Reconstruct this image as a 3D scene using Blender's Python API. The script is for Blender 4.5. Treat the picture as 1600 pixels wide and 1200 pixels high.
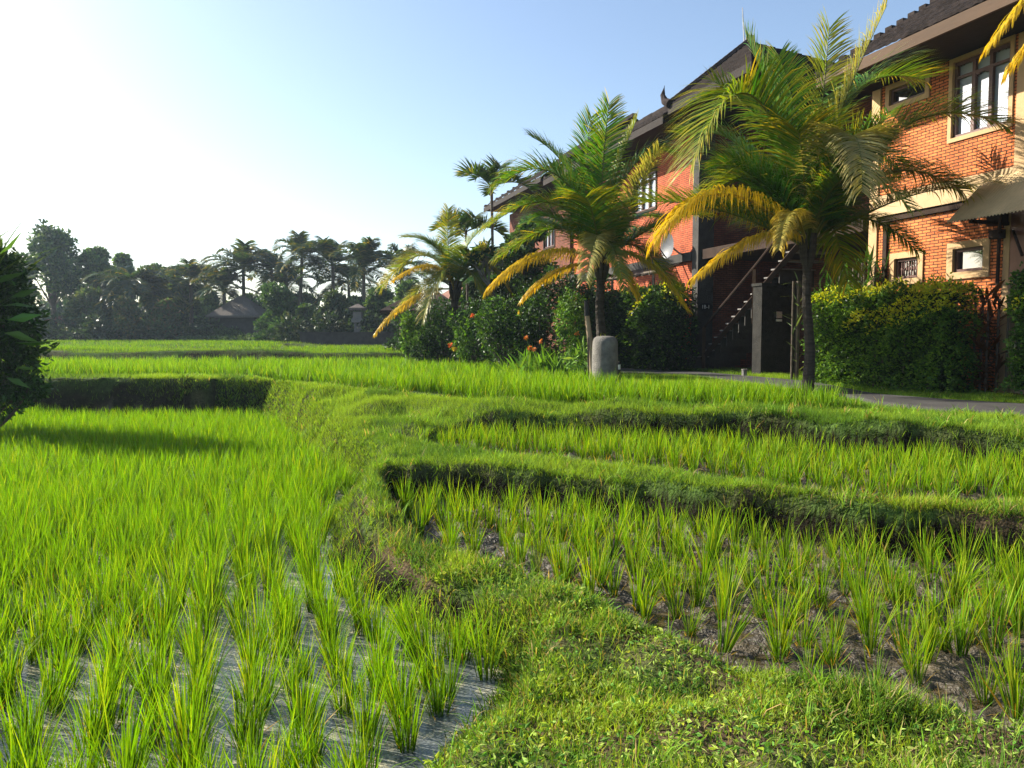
import bpy, math, random
import numpy as np
from mathutils import Matrix

rng = np.random.default_rng(7)
random.seed(7)
S = bpy.context.scene
for o in list(bpy.data.objects):
    bpy.data.objects.remove(o)
COL = S.collection

# ------------------------------------------------------------------ camera, sky, sun, exposure
EYE = 1.75
PITCH = math.atan(73 / 1200.0)
cam_d = bpy.data.cameras.new("camera")
cam = bpy.data.objects.new("camera", cam_d)
COL.objects.link(cam)
cam.location = (0, 0, EYE)
cam.rotation_euler = (math.pi / 2 - PITCH, 0, 0)
cam_d.sensor_width = 36.0
cam_d.lens = 27.0
cam_d.clip_start = 0.05
cam_d.clip_end = 3000.0
S.camera = cam

SUN_EL = math.radians(31)
SUN_AZ = math.radians(-67)          # clockwise from +Y, negative = left of the view
world = bpy.data.worlds.new("World")
S.world = world
world.use_nodes = True
wn = world.node_tree.nodes
wl = world.node_tree.links
for n in list(wn):
    wn.remove(n)
sky = wn.new("ShaderNodeTexSky")
sky.sky_type = 'NISHITA'
sky.sun_disc = False
sky.sun_elevation = SUN_EL
sky.sun_rotation = SUN_AZ
sky.altitude = 0
sky.air_density = 1.0
sky.dust_density = 1.25
sky.ozone_density = 1.1
bg = wn.new("ShaderNodeBackground")
bg.inputs[1].default_value = 0.086
wo = wn.new("ShaderNodeOutputWorld")
wl.new(sky.outputs[0], bg.inputs[0])
wl.new(bg.outputs[0], wo.inputs[0])

sun_d = bpy.data.lights.new("sun", 'SUN')
sun_d.energy = 5.0
sun_d.angle = math.radians(0.5)
sun_d.color = (1.0, 0.93, 0.80)
sun = bpy.data.objects.new("sun", sun_d)
COL.objects.link(sun)
sun.rotation_euler = (math.pi / 2 - SUN_EL, 0, -SUN_AZ + math.pi)
sun.location = (-20, 10, 20)

S.view_settings.view_transform = 'Standard'
S.view_settings.look = 'None'
S.view_settings.exposure = 1.42
S.view_settings.gamma = 1.0
S.render.engine = 'CYCLES'
S.cycles.max_bounces = 6
S.cycles.diffuse_bounces = 1
S.cycles.glossy_bounces = 2
S.cycles.transmission_bounces = 4
S.cycles.transparent_max_bounces = 8
S.cycles.volume_bounces = 0
S.cycles.sample_clamp_indirect = 6

# ------------------------------------------------------------------ planning helpers (photo pixel -> place)
cp, sp = math.cos(PITCH), math.sin(PITCH)
def ray(px, py):
    a = (px - 800) / 1200.0
    b = -(py - 600) / 1200.0
    return np.array([a, cp + b * sp, -sp + b * cp])
def at(px, py, z):
    r = ray(px, py)
    return np.array([0, 0, EYE]) + r * ((z - EYE) / r[2])
def aty(px, py, Y):
    r = ray(px, py)
    return np.array([0, 0, EYE]) + r * (Y / r[1])
def proj(P):
    x, y, z = P[..., 0], P[..., 1], P[..., 2] - EYE
    d = y * cp - z * sp
    d = np.where(d < 0.05, 0.05, d)
    return 800 + 1200 * x / d, 600 - 1200 * (y * sp + z * cp) / d
W0 = np.array([13.0, 0.0]); DV = np.array([-.3185, .9479]); NV = np.array([-.9479, -.3185])
HOUSE_M = Matrix(((DV[0], NV[0], 0, W0[0]), (DV[1], NV[1], 0, W0[1]), (0, 0, 1, 0), (0, 0, 0, 1)))
def pw(px, py, o=0.):
    r = ray(px, py); O = W0 + NV * o
    t = (O @ NV) / (r[:2] @ NV); p = r * t
    return float((p[:2] - O) @ DV), float(p[2] + EYE)
def wpt(s, o, z):
    p = W0 + DV * s + NV * o
    return np.array([p[0], p[1], z])

# ------------------------------------------------------------------ object helpers
def tag(o, label=None, cat=None, group=None, kind=None):
    if label: o['label'] = label
    if cat: o['category'] = cat
    if group: o['group'] = group
    if kind: o['kind'] = kind
    return o
def empty(name, loc=(0, 0, 0), rz=0.0, mat=None, **k):
    o = bpy.data.objects.new(name, None)
    COL.objects.link(o)
    if mat is not None: o.matrix_world = mat
    else:
        o.location = loc; o.rotation_euler = (0, 0, rz)
    o.empty_display_size = 0.2
    return tag(o, **k)

class MB:
    """collects quads (numpy) and links them as ONE mesh object"""
    def __init__(s):
        s.V = []; s.Q = []; s.C = []; s.M = []; s.n = 0
    def add(s, V, Q, C=(1, 1, 1), m=0):
        V = np.asarray(V, dtype=np.float64).reshape(-1, 3); Q = np.asarray(Q, dtype=np.int64).reshape(-1, 4)
        C = np.asarray(C, dtype=np.float64)
        if C.ndim == 1: C = np.tile(C, (len(V), 1))
        s.V.append(V); s.Q.append(Q + s.n); s.C.append(C); s.M.append(np.full(len(Q), m)); s.n += len(V)
        return s
    def box(s, a, b, C=(1, 1, 1), m=0, M=None):
        x0, y0, z0 = a; x1, y1, z1 = b
        V = np.array([[x0, y0, z0], [x1, y0, z0], [x1, y1, z0], [x0, y1, z0], [x0, y0, z1], [x1, y0, z1], [x1, y1, z1], [x0, y1, z1]], float)
        if M is not None: V = V @ M[0].T + M[1]
        return s.add(V, [[0, 3, 2, 1], [4, 5, 6, 7], [0, 1, 5, 4], [1, 2, 6, 5], [2, 3, 7, 6], [3, 0, 4, 7]], C, m)
    def tube(s, P, R, k=6, C=(1, 1, 1), m=0, cap=True):
        P = np.asarray(P, float); R = np.broadcast_to(np.asarray(R, float), (len(P),))
        T = np.gradient(P, axis=0); T /= np.linalg.norm(T, axis=1)[:, None] + 1e-9
        ref = np.array([0, 0, 1.0]) if abs(T[0][2]) < .9 else np.array([1.0, 0, 0])
        A = np.cross(T, ref); A /= np.linalg.norm(A, axis=1)[:, None] + 1e-9
        B = np.cross(T, A)
        th = np.linspace(0, 2 * np.pi, k, endpoint=False)
        V = P[:, None] + R[:, None, None] * (np.cos(th)[None, :, None] * A[:, None] + np.sin(th)[None, :, None] * B[:, None])
        n = len(P); V = V.reshape(-1, 3)
        i = np.arange(n - 1)[:, None] * k; j = np.arange(k)[None]
        Q = np.stack([i + j, i + (j + 1) % k, i + k + (j + 1) % k, i + k + j], -1).reshape(-1, 4)
        if np.ndim(C) == 2: C = np.repeat(np.asarray(C), k, axis=0)
        s.add(V, Q, C, m)
        if cap and k % 2 == 0:
            for b in (0, (n - 1) * k):
                q = [[b, b + j2, b + j2 + 1, b + (j2 + 2) % k] for j2 in range(1, k - 1, 2)]
                s.Q.append(np.array(q) + s.n - len(V)); s.M.append(np.full(len(q), m))
        return s
    def build(s, name, mats, parent=None, smooth=False):
        me = bpy.data.meshes.new(name)
        V = np.concatenate(s.V); Q = np.concatenate(s.Q); C = np.concatenate(s.C); M = np.concatenate(s.M)
        me.vertices.add(len(V)); me.vertices.foreach_set('co', V.ravel())
        me.loops.add(len(Q) * 4); me.loops.foreach_set('vertex_index', Q.ravel().astype(np.int32))
        me.polygons.add(len(Q)); me.polygons.foreach_set('loop_start', (np.arange(len(Q)) * 4).astype(np.int32))
        me.polygons.foreach_set('loop_total', np.full(len(Q), 4, dtype=np.int32))
        if not isinstance(mats, (list, tuple)): mats = [mats]
        for m in mats: me.materials.append(m)
        me.polygons.foreach_set('material_index', M.astype(np.int32))
        me.polygons.foreach_set('use_smooth', np.full(len(Q), bool(smooth)))
        a = me.color_attributes.new('Col', 'FLOAT_COLOR', 'POINT')
        a.data.foreach_set('color', np.concatenate([C, np.ones((len(C), 1))], 1).ravel())
        me.update()
        o = bpy.data.objects.new(name, me)
        COL.objects.link(o)
        if parent is not None: o.parent = parent
        return o

# ------------------------------------------------------------------ materials
def nodes(name):
    m = bpy.data.materials.new(name); m.use_nodes = True
    nt = m.node_tree
    for n in list(nt.nodes): nt.nodes.remove(n)
    out = nt.nodes.new("ShaderNodeOutputMaterial")
    return m, nt, nt.nodes.new, nt.links.new, out
def leafmat(name, transl=0.45, rough=0.45, tint=(1.25, 1.15, 0.45), spec=0.35):
    m, nt, N, L, out = nodes(name)
    c = N("ShaderNodeAttribute"); c.attribute_name = 'Col'
    p = N("ShaderNodeBsdfPrincipled"); p.inputs['Roughness'].default_value = rough
    p.inputs['Specular IOR Level'].default_value = spec
    L(c.outputs['Color'], p.inputs['Base Color'])
    mu = N("ShaderNodeMix"); mu.data_type = 'RGBA'; mu.blend_type = 'MULTIPLY'; mu.inputs[0].default_value = 1
    L(c.outputs['Color'], mu.inputs[6]); mu.inputs[7].default_value = (*tint, 1)
    t = N("ShaderNodeBsdfTranslucent"); L(mu.outputs[2], t.inputs[0])
    mx = N("ShaderNodeMixShader"); mx.inputs[0].default_value = transl
    L(p.outputs[0], mx.inputs[1]); L(t.outputs[0], mx.inputs[2]); L(mx.outputs[0], out.inputs[0])
    return m
def plain(name, col, rough=0.8, noise=0.25, scale=6.0, bump=0.0, bscale=40.0, spec=0.3, metal=0.0, stretch=None, attr=False):
    m, nt, N, L, out = nodes(name)
    tc = N("ShaderNodeTexCoord"); src = tc.outputs['Object']
    if stretch:
        mp = N("ShaderNodeMapping"); mp.inputs['Scale'].default_value = stretch; L(src, mp.inputs[0]); src = mp.outputs[0]
    nz = N("ShaderNodeTexNoise"); nz.inputs['Scale'].default_value = scale; nz.inputs['Detail'].default_value = 6
    nz.inputs['Roughness'].default_value = 0.65
    L(src, nz.inputs['Vector'])
    mr = N("ShaderNodeMapRange"); mr.inputs[1].default_value = .3; mr.inputs[2].default_value = .7
    mr.inputs[3].default_value = 1 - noise; mr.inputs[4].default_value = 1 + noise
    L(nz.outputs[0], mr.inputs[0])
    vm = N("ShaderNodeVectorMath"); vm.operation = 'SCALE'
    if attr:
        c = N("ShaderNodeAttribute"); c.attribute_name = 'Col'; L(c.outputs['Color'], vm.inputs[0])
    else: vm.inputs[0].default_value = col
    L(mr.outputs[0], vm.inputs['Scale'])
    p = N("ShaderNodeBsdfPrincipled"); p.inputs['Roughness'].default_value = rough
    p.inputs['Specular IOR Level'].default_value = spec; p.inputs['Metallic'].default_value = metal
    L(vm.outputs[0], p.inputs['Base Color'])
    if bump > 0:
        n2 = N("ShaderNodeTexNoise"); n2.inputs['Scale'].default_value = bscale; n2.inputs['Detail'].default_value = 5
        L(src, n2.inputs['Vector'])
        b = N("ShaderNodeBump"); b.inputs['Strength'].default_value = bump; b.inputs['Distance'].default_value = 0.02
        L(n2.outputs[0], b.inputs['Height']); L(b.outputs[0], p.inputs['Normal'])
    L(p.outputs[0], out.inputs[0])
    return m

M_rice = leafmat("rice_leaf", 0.44, 0.5, (1.35, 1.3, 0.25), 0.08)
M_grass = leafmat("grass_leaf", 0.42, 0.6, (1.3, 1.2, 0.4), 0.06)
M_palm = leafmat("palm_leaf", 0.42, 0.32, (1.3, 1.15, 0.3), 0.3)
M_leaf = leafmat("shrub_leaf", 0.32, 0.42, (1.3, 1.25, 0.4), 0.22)
M_fleaf = leafmat("tree_leaf", 0.25, 0.5, (1.2, 1.2, 0.5), 0.3)
M_petal = leafmat("petal", 0.3, 0.6, (1.1, 1.0, 0.6), 0.2)
M_bark = plain("palm_bark", (.045, .036, .028), .9, .5, 5, 1.0, 22, stretch=(.4, .4, 4))
M_wood = plain("branch_wood", (.10, .08, .06), .9, .35, 8, .5, 25)
M_stake = plain("pale_stake_wood", (.30, .22, .14), .8, .3, 4, .5, 20, stretch=(1, 1, .15))
M_concrete = plain("weathered_concrete", (.17, .16, .15), .9, .35, 2.2, .6, 30)
M_concrete_d = plain("dark_concrete", (.045, .042, .038), .9, .35, 3, .5, 25)
M_path = plain("path_concrete", (.045, .043, .041), .85, .35, 1.3, .5, 30)
M_plaster = plain("cream_plaster", (.44, .29, .15), .85, .14, 1.6, .25, 30)
M_plaster_b = plain("band_plaster", (.48, .34, .19), .85, .18, 1.5, .2, 25)
M_fascia = plain("fascia_board", (.065, .036, .018), .8, .3, 1.5, .2, 20, stretch=(.3, 1, 1))
M_dwood = plain("dark_timber", (.035, .022, .016), .85, .35, 3, .3, 30, spec=.12)
M_soffit = plain("soffit_boards", (.018, .013, .011), .9, .3, 3, .3, 20)
M_frame = plain("brown_window_frame", (.11, .055, .045), .45, .25, 6, .2, 30)
M_stone = plain("rough_stone", (.15, .14, .125), .95, .5, 4, 1.0, 60, spec=.15)
M_pier = plain('shade_dark_pier_stone', (.018, .017, .014), .95, .5, 6, 1.0, 40)  # pier stone darkened so its colour carries the bay's shade
M_white = plain("white_paint", (.7, .7, .68), .6, .08, 4)
M_black = plain("black_sign", (.012, .012, .013), .5, .2, 6)
M_thatch = plain("thatch", (.12, .10, .085), .95, .35, 5, 1.0, 30, stretch=(3, 3, .6))
M_metal = plain("grey_metal", (.35, .35, .36), .4, .15, 5, metal=.3)
M_dish = plain("dish_grey", (.10, .105, .115), .5, .15, 4)
M_tile_r = plain("red_roof_tile", (.16, .07, .045), .9, .4, 5, .5, 30)

def brickmat(name, c1, c2, mortar, bl=.165, bh=.056):
    m, nt, N, L, out = nodes(name)
    tc = N("ShaderNodeTexCoord")
    mp = N("ShaderNodeMapping"); mp.inputs['Rotation'].default_value = (math.pi / 2, 0, 0)
    cx = N("ShaderNodeSeparateXYZ"); L(tc.outputs['Object'], cx.inputs[0])
    ad = N("ShaderNodeMath"); ad.operation = 'ADD'; L(cx.outputs[0], ad.inputs[0]); L(cx.outputs[1], ad.inputs[1])
    co = N("ShaderNodeCombineXYZ"); L(ad.outputs[0], co.inputs[0]); L(cx.outputs[2], co.inputs[1])
    wob = N("ShaderNodeTexNoise"); wob.inputs['Scale'].default_value = 5; L(co.outputs[0], wob.inputs['Vector'])
    wv = N("ShaderNodeVectorMath"); wv.operation = 'MULTIPLY_ADD'; wv.inputs[1].default_value = (.016, .012, 0)
    L(wob.outputs['Color'], wv.inputs[0]); L(co.outputs[0], wv.inputs[2])
    br = N("ShaderNodeTexBrick"); L(wv.outputs[0], br.inputs['Vector'])
    br.inputs['Scale'].default_value = 1.0
    br.inputs['Brick Width'].default_value = bl; br.inputs['Row Height'].default_value = bh
    br.inputs['Mortar Size'].default_value = .0085; br.inputs['Mortar Smooth'].default_value = .15
    br.inputs['Color1'].default_value = (*c1, 1); br.inputs['Color2'].default_value = (*c2, 1)
    br.inputs['Mortar'].default_value = (*mortar, 1)
    nz = N("ShaderNodeTexNoise"); nz.inputs['Scale'].default_value = 1.3; nz.inputs['Detail'].default_value = 7
    nz.inputs['Roughness'].default_value = .7
    L(tc.outputs['Object'], nz.inputs['Vector'])
    mr = N("ShaderNodeMapRange"); mr.inputs[1].default_value = .32; mr.inputs[2].default_value = .62
    mr.inputs[3].default_value = .55; mr.inputs[4].default_value = 1.2; L(nz.outputs[0], mr.inputs[0])
    sc = N("ShaderNodeVectorMath"); sc.operation = 'SCALE'; L(br.outputs['Color'], sc.inputs[0]); L(mr.outputs[0], sc.inputs['Scale'])
    p = N("ShaderNodeBsdfPrincipled"); p.inputs['Roughness'].default_value = .88; p.inputs['Specular IOR Level'].default_value = .2
    L(sc.outputs[0], p.inputs['Base Color'])
    inv = N("ShaderNodeMath"); inv.operation = 'SUBTRACT'; inv.inputs[0].default_value = 1; L(br.outputs['Fac'], inv.inputs[1])
    n2 = N("ShaderNodeTexNoise"); n2.inputs['Scale'].default_value = 40; n2.inputs['Detail'].default_value = 4; L(tc.outputs['Object'], n2.inputs['Vector'])
    hm = N("ShaderNodeMath"); hm.operation = 'MULTIPLY_ADD'; hm.inputs[1].default_value = .25; L(n2.outputs[0], hm.inputs[0]); L(inv.outputs[0], hm.inputs[2])
    b = N("ShaderNodeBump"); b.inputs['Strength'].default_value = 1.0; b.inputs['Distance'].default_value = .02
    L(hm.outputs[0], b.inputs['Height']); L(b.outputs[0], p.inputs['Normal'])
    L(p.outputs[0], out.inputs[0])
    return m
M_brick = brickmat("orange_brick", (.66, .20, .06), (.50, .135, .045), (.045, .03, .02), .19, .057)
M_brick2 = brickmat("red_brick", (.52, .12, .05), (.42, .09, .035), (.10, .05, .035), .2, .06)

M_brick3 = brickmat('shade_darkened_brick', (.22, .07, .04), (.16, .05, .03), (.06, .04, .03), .2, .06)  # darker brick copy for bay and house C, shade put into its colour
def glassmat(name, base, rough=.03, spec=1.0, ior=1.9, bump=.05):
    m, nt, N, L, out = nodes(name)
    p = N("ShaderNodeBsdfPrincipled"); p.inputs['Base Color'].default_value = (*base, 1)
    p.inputs['Roughness'].default_value = rough; p.inputs['Specular IOR Level'].default_value = spec; p.inputs['IOR'].default_value = ior
    n2 = N("ShaderNodeTexNoise"); n2.inputs['Scale'].default_value = 1.5
    tc = N("ShaderNodeTexCoord"); L(tc.outputs['Object'], n2.inputs['Vector'])
    b = N("ShaderNodeBump"); b.inputs['Strength'].default_value = bump; b.inputs['Distance'].default_value = .05
    L(n2.outputs[0], b.inputs['Height']); L(b.outputs[0], p.inputs['Normal']); L(p.outputs[0], out.inputs[0])
    return m
M_glass_d = glassmat("dark_window_glass", (.03, .035, .035), ior=2.2)
M_glass_l = glassmat("sky_tinted_glass_over_curtain", (.50, .58, .68), ior=2.6)  # pale curtain colour lightened to carry the sky's reflection as well

# ground: base colour from attribute, wetness from alpha-like attribute 'Wet'
def groundmat():
    m, nt, N, L, out = nodes("ground_soil")
    c = N("ShaderNodeAttribute"); c.attribute_name = 'Col'
    w = N("ShaderNodeAttribute"); w.attribute_name = 'Wet'
    tc = N("ShaderNodeTexCoord")
    nz = N("ShaderNodeTexNoise"); nz.inputs['Scale'].default_value = 9; nz.inputs['Detail'].default_value = 8; nz.inputs['Roughness'].default_value = .75
    L(tc.outputs['Object'], nz.inputs['Vector'])
    mr = N("ShaderNodeMapRange"); mr.inputs[1].default_value = .35; mr.inputs[2].default_value = .65; mr.inputs[3].default_value = .45; mr.inputs[4].default_value = 1.45
    L(nz.outputs[0], mr.inputs[0])
    vm = N("ShaderNodeVectorMath"); vm.operation = 'SCALE'; L(c.outputs['Color'], vm.inputs[0]); L(mr.outputs[0], vm.inputs['Scale'])
    p = N("ShaderNodeBsdfPrincipled"); L(vm.outputs[0], p.inputs['Base Color'])
    r = N("ShaderNodeMapRange"); r.inputs[3].default_value = .95; r.inputs[4].default_value = .28; L(w.outputs['Fac'], r.inputs[0]); sr = N('ShaderNodeMapRange'); sr.inputs[3].default_value = .06; sr.inputs[4].default_value = .5; L(w.outputs['Fac'], sr.inputs[0]); L(sr.outputs[0], p.inputs['Specular IOR Level'])
    L(r.outputs[0], p.inputs['Roughness'])
    n2 = N("ShaderNodeTexNoise"); n2.inputs['Scale'].default_value = 45; n2.inputs['Detail'].default_value = 6; L(tc.outputs['Object'], n2.inputs['Vector'])
    b = N("ShaderNodeBump"); b.inputs['Strength'].default_value = .9; b.inputs['Distance'].default_value = .03
    L(n2.outputs[0], b.inputs['Height']); L(b.outputs[0], p.inputs['Normal']); L(p.outputs[0], out.inputs[0])
    return m
M_ground = groundmat()
def watermat(name, c1, c2, rough1=.35, rough2=.06, scale=3.5, thr=.5, bump=.25):
    m, nt, N, L, out = nodes(name)
    tc = N("ShaderNodeTexCoord")
    nz = N("ShaderNodeTexNoise"); nz.inputs['Scale'].default_value = scale; nz.inputs['Detail'].default_value = 9; nz.inputs['Roughness'].default_value = .8
    L(tc.outputs['Object'], nz.inputs['Vector'])
    cr = N("ShaderNodeMapRange"); cr.inputs[1].default_value = thr - .06; cr.inputs[2].default_value = thr + .06; L(nz.outputs[0], cr.inputs[0])
    mx = N("ShaderNodeMix"); mx.data_type = 'RGBA'; L(cr.outputs[0], mx.inputs[0]); mx.inputs[6].default_value = (*c1, 1); mx.inputs[7].default_value = (*c2, 1)
    n3 = N("ShaderNodeTexNoise"); n3.inputs['Scale'].default_value = 70; n3.inputs['Detail'].default_value = 3; L(tc.outputs['Object'], n3.inputs['Vector'])
    m3 = N("ShaderNodeMapRange"); m3.inputs[1].default_value = .35; m3.inputs[2].default_value = .65; m3.inputs[3].default_value = .55; m3.inputs[4].default_value = 1.35; L(n3.outputs[0], m3.inputs[0])
    vs = N("ShaderNodeVectorMath"); vs.operation = 'SCALE'; L(mx.outputs[2], vs.inputs[0]); L(m3.outputs[0], vs.inputs['Scale'])
    p = N("ShaderNodeBsdfPrincipled"); L(vs.outputs[0], p.inputs['Base Color'])
    rr = N("ShaderNodeMapRange"); rr.inputs[3].default_value = rough2; rr.inputs[4].default_value = rough1; L(cr.outputs[0], rr.inputs[0]); L(rr.outputs[0], p.inputs['Roughness'])
    p.inputs['IOR'].default_value = 1.4; p.inputs['Specular IOR Level'].default_value = .6
    b = N("ShaderNodeBump"); b.inputs['Strength'].default_value = bump; b.inputs['Distance'].default_value = .01
    L(n3.outputs[0], b.inputs['Height']); L(b.outputs[0], p.inputs['Normal']); L(p.outputs[0], out.inputs[0])
    return m
M_water = watermat("muddy_paddy_water", (.12, .13, .125), (.42, .38, .24), .4, .04, 8.0, .55, .15)
M_puddle = watermat("brown_puddle_water", (.05, .038, .022), (.09, .07, .04), .3, .05, 2.5, .55, .05)

# ------------------------------------------------------------------ terrain
def vnoise(x, y, seed=0):
    xi = np.floor(x).astype(np.int64); yi = np.floor(y).astype(np.int64)
    fx = x - xi; fy = y - yi
    fx = fx * fx * (3 - 2 * fx); fy = fy * fy * (3 - 2 * fy)
    def h(a, b):
        n = (a * 374761393 + b * 668265263 + seed * 974634777) & 0x7fffffff
        n = ((n ^ (n >> 13)) * 1274126177) & 0x7fffffff
        return ((n ^ (n >> 16)) & 0xffff) / 65535.0
    return (h(xi, yi) * (1 - fx) + h(xi + 1, yi) * fx) * (1 - fy) + (h(xi, yi + 1) * (1 - fx) + h(xi + 1, yi + 1) * fx) * fy
def fbm(x, y, seed=0, o=3):
    s = 0; a = 1; t = 0
    for i in range(o):
        s = s + a * vnoise(x * 2 ** i, y * 2 ** i, seed + i); t += a; a *= .5
    return s / t - .5
def P2(lst, z):
    return [tuple(at(px, py, z)[:2]) for px, py in lst]
Z_L, Z_R, Z_M, Z_U, Z_F, Z_G = 0.0, .12, .45, .80, 1.24, 1.12
polyL = P2([(600, 1260), (640, 1215), (690, 1155), (745, 1110), (772, 1050), (700, 1005), (620, 975), (545, 925), (505, 850), (525, 795),
            (548, 770), (495, 725), (452, 690), (425, 667), (398, 659)], Z_L) + [(-28, 16.4), (-28, 0.2), (-2, 0.2)]
polyR = P2([(606, 800), (612, 785)], Z_R) + P2([(640, 728), (700, 728), (800, 733), (900, 743), (1000, 752), (1100, 762), (1200, 772), (1300, 786), (1400, 794), (1500, 802), (1600, 810), (2000, 845)], .50) + P2([(2300, 1200),
            (1800, 1215), (1600, 1180), (1450, 1140), (1300, 1100), (1160, 1065), (1060, 1020), (960, 970), (850, 922), (700, 885), (620, 835)], Z_R)
polyM = P2([(585, 676), (700, 706), (850, 719), (1000, 737), (1150, 760), (1300, 779), (1450, 789), (1600, 796), (2000, 815)], Z_M) + P2([(2000, 720), (1700, 698), (1600, 689), (1450, 679), (1300, 670), (1150, 661), (1000, 655), (850, 650), (740, 648), (650, 655)], .76)
UZT = 1.06
polyU = P2([(402, 594), (480, 602), (600, 616), (730, 630), (900, 636), (1100, 642), (1250, 646), (1372, 648)], Z_U) + \
        P2([(1378, 618), (1280, 602), (1180, 597), (1050, 594), (960, 590), (900, 582), (820, 573), (760, 567), (700, 561), (640, 557.5)], UZT) + \
        [(-4.2, 27), (-34, 27), (-34, 17.6), (-7, 17.6)]
xF = lambda px, Y: (px - 800) / 1200.0 * Y
polyF = [(-50, 29), (xF(430, 29), 29), (xF(440, 40), 40), (xF(425, 58), 58), (-50, 60)]
polyG = [(xF(450, 28.6), 28.6), (xF(618, 28.6), 28.6), (xF(625, 45), 45), (xF(450, 46), 46)]
def sdist(poly, x, y):
    """signed distance: negative inside"""
    poly = np.array(poly); n = len(poly)
    d = np.full(x.shape, 1e9); ins = np.zeros(x.shape, bool)
    for i in range(n):
        a = poly[i]; b = poly[(i + 1) % n]
        ex, ey = b - a; wx = x - a[0]; wy = y - a[1]
        t = np.clip((wx * ex + wy * ey) / (ex * ex + ey * ey + 1e-12), 0, 1)
        d = np.minimum(d, (wx - ex * t) ** 2 + (wy - ey * t) ** 2)
        c = ((a[1] > y) != (b[1] > y))
        xx = (b[0] - a[0]) * (y - a[1]) / (b[1] - a[1] + 1e-12) + a[0]
        ins ^= c & (x < xx)
    d = np.sqrt(d)
    return np.where(ins, -d, d)
pn = [(2100, 700), (1600, 650), (1480, 641), (1370, 628), (1270, 606), (1180, 597), (1100, 590), (1000, 584), (930, 579)]
pf = [(2100, 668), (1600, 632), (1480, 625), (1365, 616), (1270, 597), (1180, 589), (1100, 582), (1000, 576), (930, 573)]
def resamp(pts, n):
    pts = np.array(pts); d = np.r_[0, np.cumsum(np.linalg.norm(np.diff(pts, axis=0), axis=1))]
    t = np.linspace(0, d[-1], n)
    return np.stack([np.interp(t, d, pts[:, i]) for i in range(pts.shape[1])], 1)
A = resamp(P2(pn, .8), 60); B = resamp(P2(pf, .8), 60)
PATHP = [tuple(p) for p in A] + [tuple(p) for p in B[::-1]]
ctrl = []
for px, py, z in [(800, 1150, .22), (1200, 1180, .24), (1600, 1250, .24), (700, 1040, .2), (1000, 1050, .22), (640, 930, .25), (850, 960, .22),
                  (560, 850, .3), (590, 770, .42), (570, 735, .45), (650, 705, .52), (800, 716, .52), (1100, 748, .52), (1400, 783, .52), (1700, 805, .52),
                  (395, 592, .88), (200, 592, .88), (0, 592, .88), (-300, 592, .88),
                  (470, 612, .84), (600, 622, .84), (750, 628, .88), (1000, 634, .88), (1200, 644, .88), (1400, 658, .84), (1600, 672, .78), (1700, 690, .76), (2000, 700, .76)]:
    p = at(px, py, z); ctrl.append((p[0], p[1], z))
for px, py in zip(range(640, 1760, 70), np.interp(range(640, 1760, 70), [640, 800, 950, 1100, 1300, 1450, 1600, 1800], [704, 720, 738, 754, 776, 790, 800, 815])):
    p = at(px, py, .47); ctrl.append((p[0], p[1], .47))
ctrl += [(-5.6, 16.6, .86), (-4.4, 14.9, .86), (-3.2, 13.4, .86), (-2.2, 12.3, .86), (-1.2, 11.3, .86), (0, 10.7, .86),
         (-4.0, 14.2, .66), (-3.2, 12.9, .62), (-2.7, 11.9, .58), (-2.2, 11.0, .52), (-1.6, 10.9, .60), (-.8, 10.2, .62), (-2.1, 10, .47), (-1.9, 9, .44), (-1.75, 8.3, .38)]
ctrl += [(8, 10, .8), (10, 15, .8), (5, 20, .8), (8, 30, .8), (0, 22, .8), (12, 9, .8), (14, 6, .8), (-2, 24, .85), (-2, 27, .9), (14, 30, .8), (2, 45, .95),
         (-30, 28, 1.3), (-20, 28, 1.3), (-10, 28, 1.28), (-5, 28, 1.2), (2, 28, 1.15), (-50, 60, 1.65), (-25, 58, 1.5), (-15, 48, 1.4), (-10, 46, 1.2), (0, 50, 1.1), (-80, 90, 1.7), (20, 60, .9), (60, 100, 1), (-60, 30, 1.4), (0, 120, 1.2),
         (0, -5, .25), (-10, -5, .25), (8, -4, .3), (-30, 17.4, .9), (30, 0, .8), (30, 20, .8)]
ctrl = np.array(ctrl)
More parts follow.
